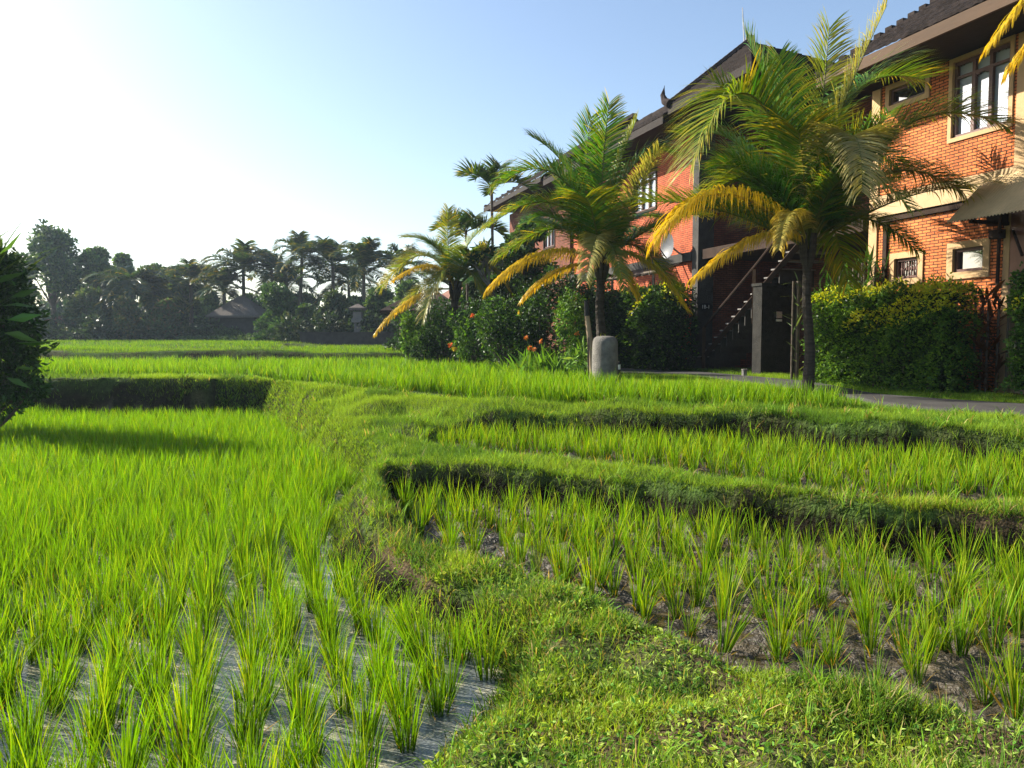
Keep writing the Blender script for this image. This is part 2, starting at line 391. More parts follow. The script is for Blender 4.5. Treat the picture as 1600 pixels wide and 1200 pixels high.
def height(x, y, full=False):
    x = np.asarray(x, float); y = np.asarray(y, float)
    num = np.zeros(x.shape); den = np.zeros(x.shape)
    for cx, cy, cz in ctrl:
        w = 1.0 / ((x - cx) ** 2 + (y - cy) ** 2 + .10) ** 1.8
        num += w * cz; den += w
    base = num / den
    near = np.exp(-np.maximum(y - 9, 0) / 8)
    base = base + fbm(x * 1.4, y * 1.4, 3, 4) * .10 * (.25 + near) * np.clip((3.5 - np.abs(x - 6 + y * .33)) * .0 + 1, 0, 1)
    for pl_, lv_ in ((polyU, .85), (polyM, .50)):
        t_ = np.clip(sdist(pl_, x, y) / .6, 0, 1); base = base + np.maximum(0, lv_ - base) * (1 - t_ * t_ * (3 - 2 * t_))
    h = base.copy(); field = np.zeros(x.shape, np.int64)
    wob = fbm(x * 1.1, y * 1.1, 11, 3) * .22 + fbm(x * 6, y * 6, 15, 2) * .05 * (y < 8)
    wob = wob * np.clip(y / 6, .3, 1.2)
    ds = {}
    for k, (poly, lv, w) in enumerate([(polyL, Z_L - .03, .28), (polyR, Z_R, .16), (polyM, Z_M, .22), (polyU, Z_U, .3), (polyF, Z_F, .5), (polyG, Z_G, .4)], 1):
        d = sdist(poly, x, y) + wob * (1 if k < 5 else 0)
        if k == 1: w = np.where((y > 16) & (x < -6.3), .2, np.where(y > 6, .5, .35))
        t = np.clip(d / w, 0, 1); t = t * t * (3 - 2 * t)
        lvl = lv
        if k == 5: lvl = lv + np.clip((y - 29) / 30, 0, 1) * .22
        hk = lvl + (base - lvl) * t
        h = np.where(base > lvl, np.minimum(h, hk), np.where(d < 0, lvl, h))
        field = np.where(d < 0.02, k, field)
        ds[k] = d
    h = np.where(sdist(PATHP, x, y) < .12, np.minimum(h, .775), h)
    # clods in the muddy paddies
    rid = 1 - np.abs(fbm(x * 7, y * 7, 21, 3)) * 4
    mud = (field == 2) | (field == 3)
    h = h + np.where(mud, (fbm(x * 9, y * 9, 31, 3) * .06 + fbm(x * 17, y * 17, 35, 2) * .085 + np.clip(rid, 0, 1) * .012 - .008), 0)
    h = h + np.where(field == 1, fbm(x * 3, y * 3, 41, 3) * .05, 0)
    bund = (field == 0)
    h = h + np.where(bund, (fbm(x * 8, y * 8, 51, 3) * .05 + fbm(x * 2.2, y * 2.2, 53, 2) * .07) * (.15 + near), 0)
    if full: return h, field, ds, base
    return h

def axis(segs, start):
    v = [start]
    for end, st in segs:
        n = max(1, int(round((end - v[-1]) / st)))
        v += list(np.linspace(v[-1], end, n + 1)[1:])
    return np.array(v)
gx = axis([(-60, 60), (-28, 2), (-16, .5), (-8, .16), (-3.5, .07), (5.5, .032), (9, .07), (16, .25), (30, 1.5), (60, 6), (300, 60)], -300.)
gy = axis([(-20, 40), (0, 4), (1.8, .3), (8, .028), (12, .05), (19, .09), (30, .2), (64, .7), (100, 4), (300, 50)], -100.)
GX, GY = np.meshgrid(gx, gy)
H, FLD, DS, BASE = height(GX.ravel(), GY.ravel(), True)
X1, Y1 = GX.ravel(), GY.ravel()
soil = np.array([.085, .060, .035]); green = np.array([.055, .095, .02]); mudc = np.array([.085, .066, .038]); wetm = np.array([.032, .026, .018])
n1 = (fbm(X1 * 1.7, Y1 * 1.7, 61, 4) + .5)
soil = np.where((Y1 > 6.5)[:, None], np.array([.05, .058, .02]), soil); gcol = soil + (green - soil) * np.clip((n1 - .38) * 3.5, 0, 1)[:, None]
fieldm = np.isin(FLD, (1, 2, 3))
mc = wetm + (mudc - wetm) * np.clip((fbm(X1 * 5, Y1 * 5, 71, 3) + .5), 0, 1)[:, None]
gcol = np.where(fieldm[:, None], mc, gcol)
gcol = np.where(np.isin(FLD, (4, 5, 6))[:, None], np.array([.035, .06, .012]), gcol)
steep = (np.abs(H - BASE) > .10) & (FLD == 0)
gcol = np.where(steep[:, None], gcol * .0 + np.where((Y1 > 6) & (X1 < -.6), 2.0, 1.0)[:, None] * np.array([.012, .010, .006]), gcol)  # bank-face shade put into the soil colour, brighter on the sunlit left
wet = np.where(FLD == 2, .75, np.where(FLD == 3, .65, np.where(FLD == 1, .9, 0.0)))
tb = MB()
nx, ny = len(gx), len(gy)
ii = (np.arange(ny - 1)[:, None] * nx + np.arange(nx - 1)[None]).ravel()
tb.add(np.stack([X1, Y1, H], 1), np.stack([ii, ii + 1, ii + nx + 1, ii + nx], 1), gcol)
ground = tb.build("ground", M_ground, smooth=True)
tag(ground, kind='structure')
wa = ground.data.attributes.new('Wet', 'FLOAT', 'POINT'); wa.data.foreach_set('value', wet.astype(np.float32))

def poly_sheet(name, poly, z, mat):
    me = bpy.data.meshes.new(name)
    me.from_pydata([(p[0], p[1], z) for p in poly], [], [list(range(len(poly)))])
    me.materials.append(mat)
    o = bpy.data.objects.new(name, me); COL.objects.link(o)
    return tag(o, kind='structure')
poly_sheet("paddy_water", [(-30, .3), (2.6, .3), (2.6, 5), (-.4, 9.5), (-4.5, 19), (-30, 19)], 0.0, M_water)
poly_sheet("puddle_water", polyR, Z_R - .012, M_puddle)
poly_sheet("puddle_water", polyM, Z_M - .012, M_puddle)

# path: grey concrete strip, a real slab following the ground
pm = MB(); k = 6
rows = np.stack([A + (B - A) * t for t in np.linspace(0, 1, k)], 1)   # 60,k,2
hh = np.maximum(height(rows[..., 0], rows[..., 1]).max(axis=1)[:, None], .80) * 0 + .815
hh = hh + np.zeros(rows.shape[:2])
V = np.concatenate([rows, hh[..., None]], -1)
V2 = V.copy(); V2[..., 2] -= .25
idx = np.arange(60 * k).reshape(60, k)
Q = np.stack([idx[:-1, :-1], idx[:-1, 1:], idx[1:, 1:], idx[1:, :-1]], -1).reshape(-1, 4)
pm.add(V.reshape(-1, 3), Q)
for e in (0, k - 1):
    VV = np.concatenate([V[:, e], V2[:, e]]); i = np.arange(59)
    pm.add(VV, np.stack([i, i + 1, i + 61, i + 60], 1))
tag(pm.build("path", M_path), kind='structure')
pathpoly = [tuple(p) for p in A] + [tuple(p) for p in B[::-1]]

# ------------------------------------------------------------------ vegetation generators
def blades(P, L, W, az, lean, bend, n, cb, ct, tw=None):
    N = len(P); t = np.linspace(0, 1, n + 1)
    tilt = lean[:, None] + bend[:, None] * t[None] ** 1.4
    st = (np.sin(tilt[:, :-1]) + np.sin(tilt[:, 1:])) / 2; ctt = (np.cos(tilt[:, :-1]) + np.cos(tilt[:, 1:])) / 2
    r = np.concatenate([np.zeros((N, 1)), np.cumsum(st, 1)], 1) * (L / n)[:, None]
    z = np.concatenate([np.zeros((N, 1)), np.cumsum(ctt, 1)], 1) * (L / n)[:, None]
    C = P[:, None] + np.stack([r * np.cos(az)[:, None], r * np.sin(az)[:, None], z], -1)
    a2 = az + np.pi / 2 + (rng.uniform(-1.2, 1.2, N) if tw is None else tw)
    wd = np.stack([np.cos(a2), np.sin(a2), np.zeros(N)], -1)
    prof = (np.minimum(1, .55 + t * 1.6)) * (1 - t ** 3) + .03
    w = W[:, None] * prof[None] * .5
    V = np.stack([C - wd[:, None] * w[..., None], C + wd[:, None] * w[..., None]], 2).reshape(-1, 3)
    b = (np.arange(N) * (n + 1) * 2)[:, None] + np.arange(n)[None] * 2
    Q = np.stack([b, b + 1, b + 3, b + 2], -1).reshape(-1, 4)
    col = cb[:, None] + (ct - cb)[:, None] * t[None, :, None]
    return V, Q, np.repeat(col, 2, axis=1).reshape(-1, 3)
def jit(c, n, a=.25, b=.1):
    c = np.array(c); return np.clip(c * (1 + rng.uniform(-a, a, (n, 1))) * (1 + rng.uniform(-b, b, (n, 3))), 0, 1)
G_A = (.165, .325, .008); G_Y = (.33, .42, .02); G_B = (.024, .065, .006); G_S = (.34, .22, .05)  # G_B: blade feet darkened further, shade inside the clumps put into colour
def rice(P, nb, Hh, spread, n, W=.008, yel=.15, straw=.03, wscale=1.0):
    """P (N,3) clump bases -> blades; nb per clump"""
    N = len(P); idx = np.repeat(np.arange(N), nb); m = len(idx)
    a0 = rng.uniform(0, 2 * np.pi, m); rr = np.sqrt(rng.uniform(0, 1, m))
    B = P[idx] + np.stack([np.cos(a0) * rr * spread, np.sin(a0) * rr * spread, np.full(m, -.03)], 1)
    L = Hh[idx] * rng.uniform(.55, 1.08, m)
    lean = rr * .17 + np.abs(rng.normal(0, .07, m)); bend = np.abs(rng.normal(.0, .26, m)) + .03 + (rng.random(m) < .08) * rng.uniform(.5, 1.5, m)
    az = a0 + rng.normal(0, .5, m)
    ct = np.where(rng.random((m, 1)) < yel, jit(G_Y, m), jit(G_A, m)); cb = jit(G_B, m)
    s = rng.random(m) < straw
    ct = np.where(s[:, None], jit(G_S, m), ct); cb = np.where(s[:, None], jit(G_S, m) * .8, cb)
    L = np.where(s, L * .6, L); lean = np.where(s, lean + .4, lean)
    return blades(B, L, W * wscale * rng.uniform(.7, 1.25, m), az, lean, bend, n, cb, ct)

# ------------------------------------------------------------------ rice
def rowgrid(poly, dirang, sa, sb, j, jb=None):
    poly = np.array(poly); c = poly.mean(0)
    d = np.array([-math.sin(dirang), math.cos(dirang)]); e = np.array([d[1], -d[0]])
    R = 60; a = np.arange(-R, R, sa); b = np.arange(-R, R, sb)
    A_, B_ = np.meshgrid(a, b); P = c + A_.ravel()[:, None] * d + B_.ravel()[:, None] * e
    P += rng.normal(0, j, P.shape)
    k = (P[:, 0] > poly[:, 0].min()) & (P[:, 0] < poly[:, 0].max()) & (P[:, 1] > poly[:, 1].min()) & (P[:, 1] < poly[:, 1].max())
    return P[k]
def infield(P, k, margin=.06):
    h, f, ds, b = height(P[:, 0], P[:, 1], True)
    m = ds[k] < -margin
    return P[m], h[m]
def inview(P, mx=80, top=0):
    u, v = proj(P)
    return (u > -mx) & (u < 1600 + mx) & (v < 1200 + 260) & (P[:, 1] > .6)

PL, hL = infield(rowgrid(polyL, math.radians(20), .165, .22, .034), 1, .04)
PR, hR = infield(rowgrid(polyR, math.radians(12), .215, .23, .045), 2, .07)
PM, hM = infield(rowgrid(polyM, math.radians(15), .19, .20, .035), 3, .05)
def p3(P, h): return np.concatenate([P, h[:, None]], 1)
PL, PR, PM = p3(PL, np.maximum(hL, -.02)), p3(PR, hR), p3(PM, hM)
PL, PR, PM = PL[inview(PL, 500)], PR[inview(PR, 650)], PM[inview(PM, 500)]
keep = rng.random(len(PR)) > .06; PR = PR[keep]
allP = np.concatenate([PL, PR]); which = np.r_[np.zeros(len(PL)), np.ones(len(PR))]
u, v = proj(allP + np.array([0, 0, .25])); vis = (u > 0) & (u < 1600) & (v < 1200)
dist = np.linalg.norm(allP - np.array([0, 0, EYE]), axis=1)
dist = np.where(vis, dist, 1e6)
order = np.argsort(dist)[:300]
sel = np.zeros(len(allP), bool); sel[order] = True
protos = {0: [], 1: []}
for kind in (0, 1):
    for i in range(18):
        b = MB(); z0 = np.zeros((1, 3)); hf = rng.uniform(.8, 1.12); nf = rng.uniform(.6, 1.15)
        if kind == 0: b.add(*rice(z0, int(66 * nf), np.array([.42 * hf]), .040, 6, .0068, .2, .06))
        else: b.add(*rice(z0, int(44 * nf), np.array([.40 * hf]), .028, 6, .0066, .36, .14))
        o = b.build("rice_clump", M_rice)
        protos[kind].append(o)
LAB = {0: ("bright green rice clump in the shallow water of the left paddy's front rows", "rice clumps in the front rows of the flooded left paddy"),
       1: ("yellowish green rice clump rooted in the dark cracked mud of the lower right paddy", "rice clumps in the muddy lower right paddy")}
usedp = set()
for i in order:
    k = int(which[i]); pr = random.choice(protos[k])
    if pr.name in usedp: o = pr.copy(); COL.objects.link(o)
    else: o = pr; usedp.add(pr.name)
    o.location = allP[i]; o.rotation_euler = (rng.normal(0, .09), rng.normal(0, .09), rng.uniform(0, 6.28))
    s = rng.uniform(.68, 1.1)
    o.scale = (s, s, s * rng.uniform(.9, 1.12))
    tag(o, LAB[k][0], "rice plant", LAB[k][1])
for k in (0, 1):
    for pr in protos[k]:
        if pr.name not in usedp: bpy.data.objects.remove(pr)
rest = allP[~sel]; wr = which[~sel]
def field_rice(parts, label):
    b = MB()
    for a in parts: b.add(*a)
    o = b.build("rice_crop", M_rice); return tag(o, label, "rice crop", kind='stuff')
RL = rest[wr == 0]; dL = np.linalg.norm(RL[:, :2], axis=1)
hv = lambda P, m, a: m * (1 + a * fbm(P[:, 0] * .7, P[:, 1] * .7, 81, 3) * 2) * rng.uniform(.88, 1.1, len(P))
n_ = dL < 9
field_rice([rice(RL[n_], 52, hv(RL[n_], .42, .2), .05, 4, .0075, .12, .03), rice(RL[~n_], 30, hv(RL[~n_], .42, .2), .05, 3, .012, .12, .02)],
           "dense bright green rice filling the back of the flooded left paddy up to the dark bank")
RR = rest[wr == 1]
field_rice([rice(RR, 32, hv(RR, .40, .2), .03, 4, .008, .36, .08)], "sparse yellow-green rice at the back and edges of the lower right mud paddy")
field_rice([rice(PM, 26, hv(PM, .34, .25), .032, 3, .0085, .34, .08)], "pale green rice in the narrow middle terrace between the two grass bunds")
def scatter(poly, dens, falloff=None):
    poly = np.array(poly); lo = poly.min(0); hi = poly.max(0); n = int(np.prod(hi - lo) * dens)
    P = lo + rng.random((n, 2)) * (hi - lo); return P
PU, hU = infield(scatter(polyU, 26), 4, .03)
PU = p3(PU, hU); PU = PU[inview(PU, 300)]
dU = PU[:, 1]; pk = rng.random(len(PU)) < np.clip(1.25 - dU / 32, .35, 1); PU = PU[pk]
e1 = PU[:, 1] < 15
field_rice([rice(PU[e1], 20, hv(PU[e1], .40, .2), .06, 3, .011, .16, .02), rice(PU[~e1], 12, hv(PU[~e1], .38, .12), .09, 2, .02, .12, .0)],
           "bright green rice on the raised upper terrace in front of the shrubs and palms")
fr = []
for poly, k in ((polyF, 5), (polyG, 6)):
    Pf, hf = infield(scatter(poly, 9), k, .0); Pf = p3(Pf, hf); Pf = Pf[inview(Pf, 200)]
    fr.append(rice(Pf, 5, np.full(len(Pf), .24), .16, 1, .045, .15, 0))
field_rice(fr, "thin strip of light green rice in the farthest terraces before the tree line")

# ------------------------------------------------------------------ grass on the bunds
def grass_pts(n, x0, x1, y0, y1, maxd=.5):
    P = np.stack([rng.uniform(x0, x1, n), rng.uniform(y0, y1, n)], 1)
    h, f, ds, b = height(P[:, 0], P[:, 1], True)
    dmin = np.minimum.reduce([ds[k] for k in (1, 2, 3, 4, 5, 6)])
    ok = (dmin > .0) & (sdist(pathpoly, P[:, 0], P[:, 1]) > .03)
    P3 = p3(P, h)[ok]; k = inview(P3, 320)
    P3, dpo, dmo = P3[k], (b - h)[ok][k], dmin[ok][k]
    # grass thinned on faces turned from the sun so shade-darkened soil shows
    q = ~((dpo > .05) & (P3[:, 0] > -1.6) & (P3[:, 1] > 4.5) & (P3[:, 1] < 13) & (rng.random(len(P3)) < .72))
    return P3[q], dpo[q], dmo[q]
g = MB()
P, dp, dm = grass_pts(470000, -2.0, 6.2, 1.9, 6.2)
patch = fbm(P[:, 0] * 2.2, P[:, 1] * 2.2, 91, 3) + .5
keep = rng.random(len(P)) < np.clip((patch - .30) * 3.2, .12, 1)
P, dp, patch, dm = P[keep], dp[keep], patch[keep], dm[keep]
n = len(P)
tall = np.clip((fbm(P[:, 0] * 1.3, P[:, 1] * 1.3, 95, 2) + .5 - .45) * 3, 0, 1)
c1 = np.where((fbm(P[:, 0] * 3, P[:, 1] * 3, 99, 2)[:, None] + rng.uniform(-.2, .2, (n, 1))) > 0, jit((.30, .44, .04), n, .3), jit((.12, .24, .03), n, .35))
c1 = np.where(rng.random((n, 1)) < .13, jit((.40, .30, .13), n, .3), c1)
az = rng.uniform(0, 6.28, n)
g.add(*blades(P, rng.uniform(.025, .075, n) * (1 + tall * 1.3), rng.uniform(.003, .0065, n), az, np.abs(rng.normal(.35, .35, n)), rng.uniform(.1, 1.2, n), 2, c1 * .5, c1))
P, dp, dm = grass_pts(520000, -3.2, 11, 6.0, 12)
n = len(P); c1 = np.where(fbm(P[:, 0] * 1.2, P[:, 1] * 1.2, 99, 3)[:, None] + rng.uniform(-.2, .2, (n, 1)) > -.02, jit((.27, .42, .04), n, .3), jit((.12, .24, .03), n, .35))
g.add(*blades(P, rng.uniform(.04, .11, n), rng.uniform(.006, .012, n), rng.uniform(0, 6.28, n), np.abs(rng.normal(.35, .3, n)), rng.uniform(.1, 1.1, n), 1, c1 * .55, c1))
P, dp, dm = grass_pts(330000, -8, 8, 12, 19)
n = len(P); c1 = np.where(fbm(P[:, 0] * 1.0, P[:, 1] * 1.0, 99, 3)[:, None] > -.05, jit((.27, .42, .04), n, .3), jit((.13, .25, .03), n, .35))
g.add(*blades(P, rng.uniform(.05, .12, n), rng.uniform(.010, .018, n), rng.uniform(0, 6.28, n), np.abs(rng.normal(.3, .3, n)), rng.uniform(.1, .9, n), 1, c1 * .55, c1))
P, dp, dm = grass_pts(260000, -16, 8, 12, 28)
n = len(P); c1 = np.where(fbm(P[:, 0] * 1.0, P[:, 1] * 1.0, 99, 3)[:, None] > -.05, jit((.17, .30, .03), n, .3), jit((.09, .18, .03), n, .35))
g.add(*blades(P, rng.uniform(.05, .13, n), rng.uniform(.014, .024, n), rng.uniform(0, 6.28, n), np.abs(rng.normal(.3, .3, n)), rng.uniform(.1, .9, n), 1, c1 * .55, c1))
P, dp, dm = grass_pts(90000, -45, 2, 28, 62)
n = len(P); c1 = jit((.16, .27, .03), n, .3)
g.add(*blades(P, rng.uniform(.08, .2, n), rng.uniform(.04, .07, n), rng.uniform(0, 6.28, n), np.abs(rng.normal(.3, .3, n)), rng.uniform(.1, .9, n), 1, c1 * .6, c1))
# long arching tufts and dry straws that break up the turf
P, dp, dm = grass_pts(5200, -7, 9, 2.2, 17); P = P[rng.random(len(P)) < .30 + .7 * (dm < .3)]
ix = np.repeat(np.arange(len(P)), 15); n = len(ix); dY = P[ix, 1]
c1 = np.where(rng.random((n, 1)) < .14, jit((.45, .34, .14), n, .3), jit((.17, .32, .03), n, .4))
g.add(*blades(P[ix] + rng.normal(0, .03, (n, 3)) * [1, 1, .1], rng.uniform(.07, .22, n) * rng.uniform(.6, 1.1, len(P))[ix], .0045 + dY * .0006, rng.uniform(0, 6.28, n), np.abs(rng.normal(.25, .2, n)), rng.uniform(.4, 2.0, n), 3, c1 * .6, c1))
# extra tufts on the sloping sides, where plan density is too thin
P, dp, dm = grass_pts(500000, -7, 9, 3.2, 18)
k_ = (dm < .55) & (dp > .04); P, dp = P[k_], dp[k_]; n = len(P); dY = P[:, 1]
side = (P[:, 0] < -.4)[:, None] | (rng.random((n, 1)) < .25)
c1 = np.where(side, jit((.24, .38, .035), n, .35), jit((.028, .058, .010), n, .4))  # bright lit-side and dark shaded-side grass: bank shade put into the colour
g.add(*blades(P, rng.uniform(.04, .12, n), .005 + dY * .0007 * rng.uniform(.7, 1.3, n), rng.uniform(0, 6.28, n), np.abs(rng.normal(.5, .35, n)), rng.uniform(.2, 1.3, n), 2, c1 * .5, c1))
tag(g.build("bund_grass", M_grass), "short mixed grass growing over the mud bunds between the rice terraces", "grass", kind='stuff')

def leaves(P, D, L, W, col, fold=.25, curl=0.0):
    """pointed leaf of 2 quads each (folded along the midrib)"""
    N = len(P); D = D / (np.linalg.norm(D, axis=1)[:, None] + 1e-9)
    r = rng.normal(size=(N, 3)); S_ = np.cross(D, r); S_ /= np.linalg.norm(S_, axis=1)[:, None] + 1e-9
    Nn = np.cross(S_, D); L = np.broadcast_to(L, (N,)); W = np.broadcast_to(W, (N,))
    mid = P + D * (L * .45)[:, None] - Nn * (W * fold)[:, None]
    tip = P + D * L[:, None] - Nn * (L * curl)[:, None]
    a = P + D * (L * .42)[:, None] + S_ * (W * .5)[:, None]; b = P + D * (L * .42)[:, None] - S_ * (W * .5)[:, None]
    V = np.stack([P, a, tip, mid, b], 1).reshape(-1, 3)
    i = np.arange(N)[:, None] * 5
    Q = np.concatenate([i + np.array([0, 1, 2, 3]), i + np.array([0, 3, 2, 4])])
    return V, Q, np.repeat(col, 5, axis=0)
# creeping broad-leaved weeds on the near bund
w = MB()
P, dp, dm = grass_pts(60000, -1.6, 4.6, 1.9, 5.2)
kk = rng.random(len(P)) < np.clip((fbm(P[:, 0] * 2.5, P[:, 1] * 2.5, 111, 2) + .5) * 1.4 - .2, .1, 1); P = P[kk]; n = len(P)
D = np.stack([rng.normal(0, 1, n), rng.normal(0, 1, n), np.abs(rng.normal(.25, .35, n))], 1)
w.add(*leaves(P + np.array([0, 0, .015]) + np.abs(rng.normal(0, .014, (n, 1))) * np.array([0, 0, 1]), D, rng.uniform(.018, .045, n), rng.uniform(.008, .018, n),
              np.where(rng.random((n, 1)) < .6, jit((.32, .42, .09), n, .3), jit((.11, .24, .04), n, .3))))
tag(w.build("creeping_weeds", M_grass), "low creeping broad-leaved weeds covering the bund in the foreground", "weeds", kind='stuff')
#PART2
# ------------------------------------------------------------------ shrubs, trees, palms: generators
def ud(n):
    v = rng.normal(size=(n, 3)); return v / np.linalg.norm(v, axis=1)[:, None]
def n3(p, s, seed=0):
    return fbm(p[:, 0] * s + p[:, 2] * 1.7 * s, p[:, 1] * s - p[:, 2] * 1.3 * s, seed, 2)
def crown_leaves(blobs, n, size, cols, probs, shell=.55, aspect=.5, lump=.35, droop=.1):
    R = np.array([b[1] for b in blobs], float); Cc = np.array([b[0] for b in blobs], float)
    if R.ndim == 1: R = np.stack([R, R, R], 1)
    w = (R.prod(1)) ** (2 / 3); w /= w.sum()
    k = rng.choice(len(blobs), n, p=w); u = ud(n)
    r = shell + (1 - shell) * rng.random(n) ** .6
    r = r * (1 + lump * 2 * n3(u * 1.0 + k[:, None] * 3.7, 2.2, 5)) * (1 + rng.normal(0, .05, n))
    P = Cc[k] + u * R[k] * r[:, None]
    D = u * .7 + rng.normal(0, .6, (n, 3)); D[:, 2] -= droop
    ck = rng.choice(len(cols), n, p=np.array(probs) / np.sum(probs))
    col = np.array(cols)[ck] * rng.uniform(.7, 1.35, (n, 1)) * rng.uniform(.9, 1.1, (n, 3))
    patchy = (1 + .5 * n3(P, 1.3, 9) * 2)[:, None]
    L = size * rng.uniform(.65, 1.3, n)
    return leaves(P, D, L, L * aspect, np.clip(col * patchy, 0, 1))
DG = (.018, .042, .009); MG = (.035, .085, .014); LG = (.10, .20, .025); YG = (.34, .38, .03); BG = (.10, .16, .06)
def stems(b, base, tops, r=.02, col=(1, 1, 1)):
    for t in tops:
        base = np.array(base, float); t = np.array(t, float)
        m = (base + t) / 2 + rng.normal(0, .06, 3) * np.linalg.norm(t - base)
        s = np.linspace(0, 1, 7)[:, None]
        P = (1 - s) ** 2 * base + 2 * s * (1 - s) * m + s * s * t
        b.tube(P, np.linspace(r, r * .3, 7), 6, col)
def shrub(name, label, cat, base, rad, hgt, n, leaf, cols=(DG, MG, LG), probs=(4, 4, 2), flowers=None, group=None, aspect=.5, nb=7):
    base = np.array(base, float); e = empty(name, base, label=label, cat=cat, group=group)
    blobs = [((0, 0, hgt * .5), (rad * .8, rad * .8, hgt * .5))]
    for i in range(nb):
        a = rng.uniform(0, 6.28); rr = rad * rng.uniform(.3, .75)
        blobs.append(((math.cos(a) * rr, math.sin(a) * rr, hgt * rng.uniform(.25, .9)), (rad * rng.uniform(.3, .5),) * 2 + (hgt * rng.uniform(.16, .28),)))
    b = MB(); b.add(*crown_leaves(blobs, n, leaf, cols, probs, aspect=aspect)); b.build("foliage", M_leaf, e)
    s = MB(); stems(s, (0, 0, -.05), [np.array(q[0]) + rng.normal(0, .1, 3) for q in blobs] * 2, max(.012, rad * .03)); s.build("stem", M_wood, e)
    if flowers:
        for (fx, fz, col, num, sz) in flowers:
            f = MB(); P = np.array([fx * rad, -rad * .85, fz * hgt]) + rng.normal(0, sz * .3, (num, 3))
            f.add(*leaves(P, ud(num), sz, sz * .7, jit(col, num, .2))); f.build("flower", M_petal, e)
    return e

def frond(b, P0, P1, P2, Lf, pairs, y0, droop, w=.034, seg=4, rr=.022, pale=0., tmin=.14, vee=.25, ang=(20, 52), green=(.050, .165, .010)):
    P0, P1, P2 = (np.asarray(p, float) for p in (P0, P1, P2))
    bz = lambda t: (1 - t) ** 2 * P0 + 2 * t * (1 - t) * P1 + t * t * P2
    s = np.linspace(0, 1, 14)[:, None]
    yel = np.array([.42, .30, .03]); gr = np.array([.14, .19, .03])
    b.tube(bz(s), np.linspace(rr, .004, 14), 5, gr * .7 + (yel - gr * .7) * np.clip(y0, 0, 1), cap=False)
    t = np.linspace(tmin, .995, pairs); t = np.r_[t, t]; sd = np.r_[np.ones(pairs), -np.ones(pairs)]; n = len(t)
    t = np.clip(t + rng.normal(0, .004, n), 0, 1); tt = t[:, None]
    P = bz(tt); T = 2 * (1 - tt) * (P1 - P0) + 2 * tt * (P2 - P1); T /= np.linalg.norm(T, axis=1)[:, None] + 1e-9
    # one steady side vector for the whole frond
    ax = P2 - P0; sv = np.cross(ax, [0, 0, 1.0])
    if np.linalg.norm(sv) < .15 * np.linalg.norm(ax): sv = np.cross(P1 - P0 + (P2 - P0) * .3, [0.3, -1, .2])
    sv /= np.linalg.norm(sv); Sd = sv - T * (T @ sv)[:, None]; Sd /= np.linalg.norm(Sd, axis=1)[:, None]
    Nn = np.cross(Sd, T)
    a = np.radians(ang[0] + (ang[1] - ang[0]) * t ** 1.5) + rng.normal(0, .07, n)
    d = Sd * (sd * np.cos(a))[:, None] + T * np.sin(a)[:, None] + Nn * (vee + rng.normal(0, .08, n))[:, None]
    d /= np.linalg.norm(d, axis=1)[:, None]
    L = Lf * (.35 + .75 * np.sin(np.pi * np.clip(t * .86 + .08, 0, 1)) ** .8) * rng.uniform(.85, 1.1, n)
    dr = droop * rng.uniform(.6, 1.4, n)
    pts = [P]; dirs = [d]; p = P; dd = d
    for j in range(seg):
        p = p + dd * (L / seg)[:, None]; pts.append(p)
        dd = dd + np.array([0, 0, -1.0]) * (dr * (j + 1) / seg)[:, None]; dd /= np.linalg.norm(dd, axis=1)[:, None]; dirs.append(dd)
    wp = np.array([.5, 1, .9, .6, .06]) if seg == 4 else np.interp(np.linspace(0, 1, seg + 1), [0, .25, .5, .75, 1], [.5, 1, .9, .6, .06])
    V = []
    for j in range(seg + 1):
        wd = T - dirs[j] * (T * dirs[j]).sum(1)[:, None]; wd /= np.linalg.norm(wd, axis=1)[:, None] + 1e-9
        V += [pts[j] - wd * w * wp[j] / 2, pts[j] + wd * w * wp[j] / 2]
    V = np.stack(V, 1)
    i = (np.arange(n) * (seg + 1) * 2)[:, None] + np.arange(seg)[None] * 2
    Q = np.stack([i, i + 1, i + 3, i + 2], -1).reshape(-1, 4)
    yy = np.clip(y0 + rng.normal(0, .13, n) + .25 * (t - .5) + (rng.random(n) < .06) * .5, 0, 1)[:, None, None]
    s2 = np.linspace(0, 1, seg + 1)[None, :, None]
    g = np.array(green) * rng.uniform(.75, 1.3, (n, 1, 1)); ye = np.array([.62, .42, .02]) * rng.uniform(.8, 1.1, (n, 1, 1)); dry = np.array([.42, .34, .17])
    yv = np.clip(yy * (.6 + .7 * s2), 0, 1)
    c = g + (ye - g) * yv; c = c + (dry - c) * np.clip(pale + (s2 > .9) * .2 * (rng.random((n, 1, 1)) < .5), 0, 1)
    b.add(V.reshape(-1, 3), Q, np.repeat(c, 2, axis=1).reshape(-1, 3))
def palm_trunk(e, P, R, mat=None, rings=True):
    b = MB(); P = np.array(P, float); n = int(np.linalg.norm(P[-1] - P[0]) / .035) + 2
    t = np.linspace(0, 1, n); tp = np.linspace(0, 1, len(P))
    Q = np.stack([np.interp(t, tp, P[:, i]) for i in range(3)], 1)
    # smooth the centre line
    for _ in range(8): Q[1:-1] = (Q[:-2] + Q[2:] + 2 * Q[1:-1]) / 4
    r = np.interp(t, np.linspace(0, 1, len(R)), R) * (1 + (.07 * (np.arange(n) % 3 == 0) if rings else 0) + rng.normal(0, .02, n))
    b.tube(Q, r, 10); return b.build("trunk", mat or M_bark, e)
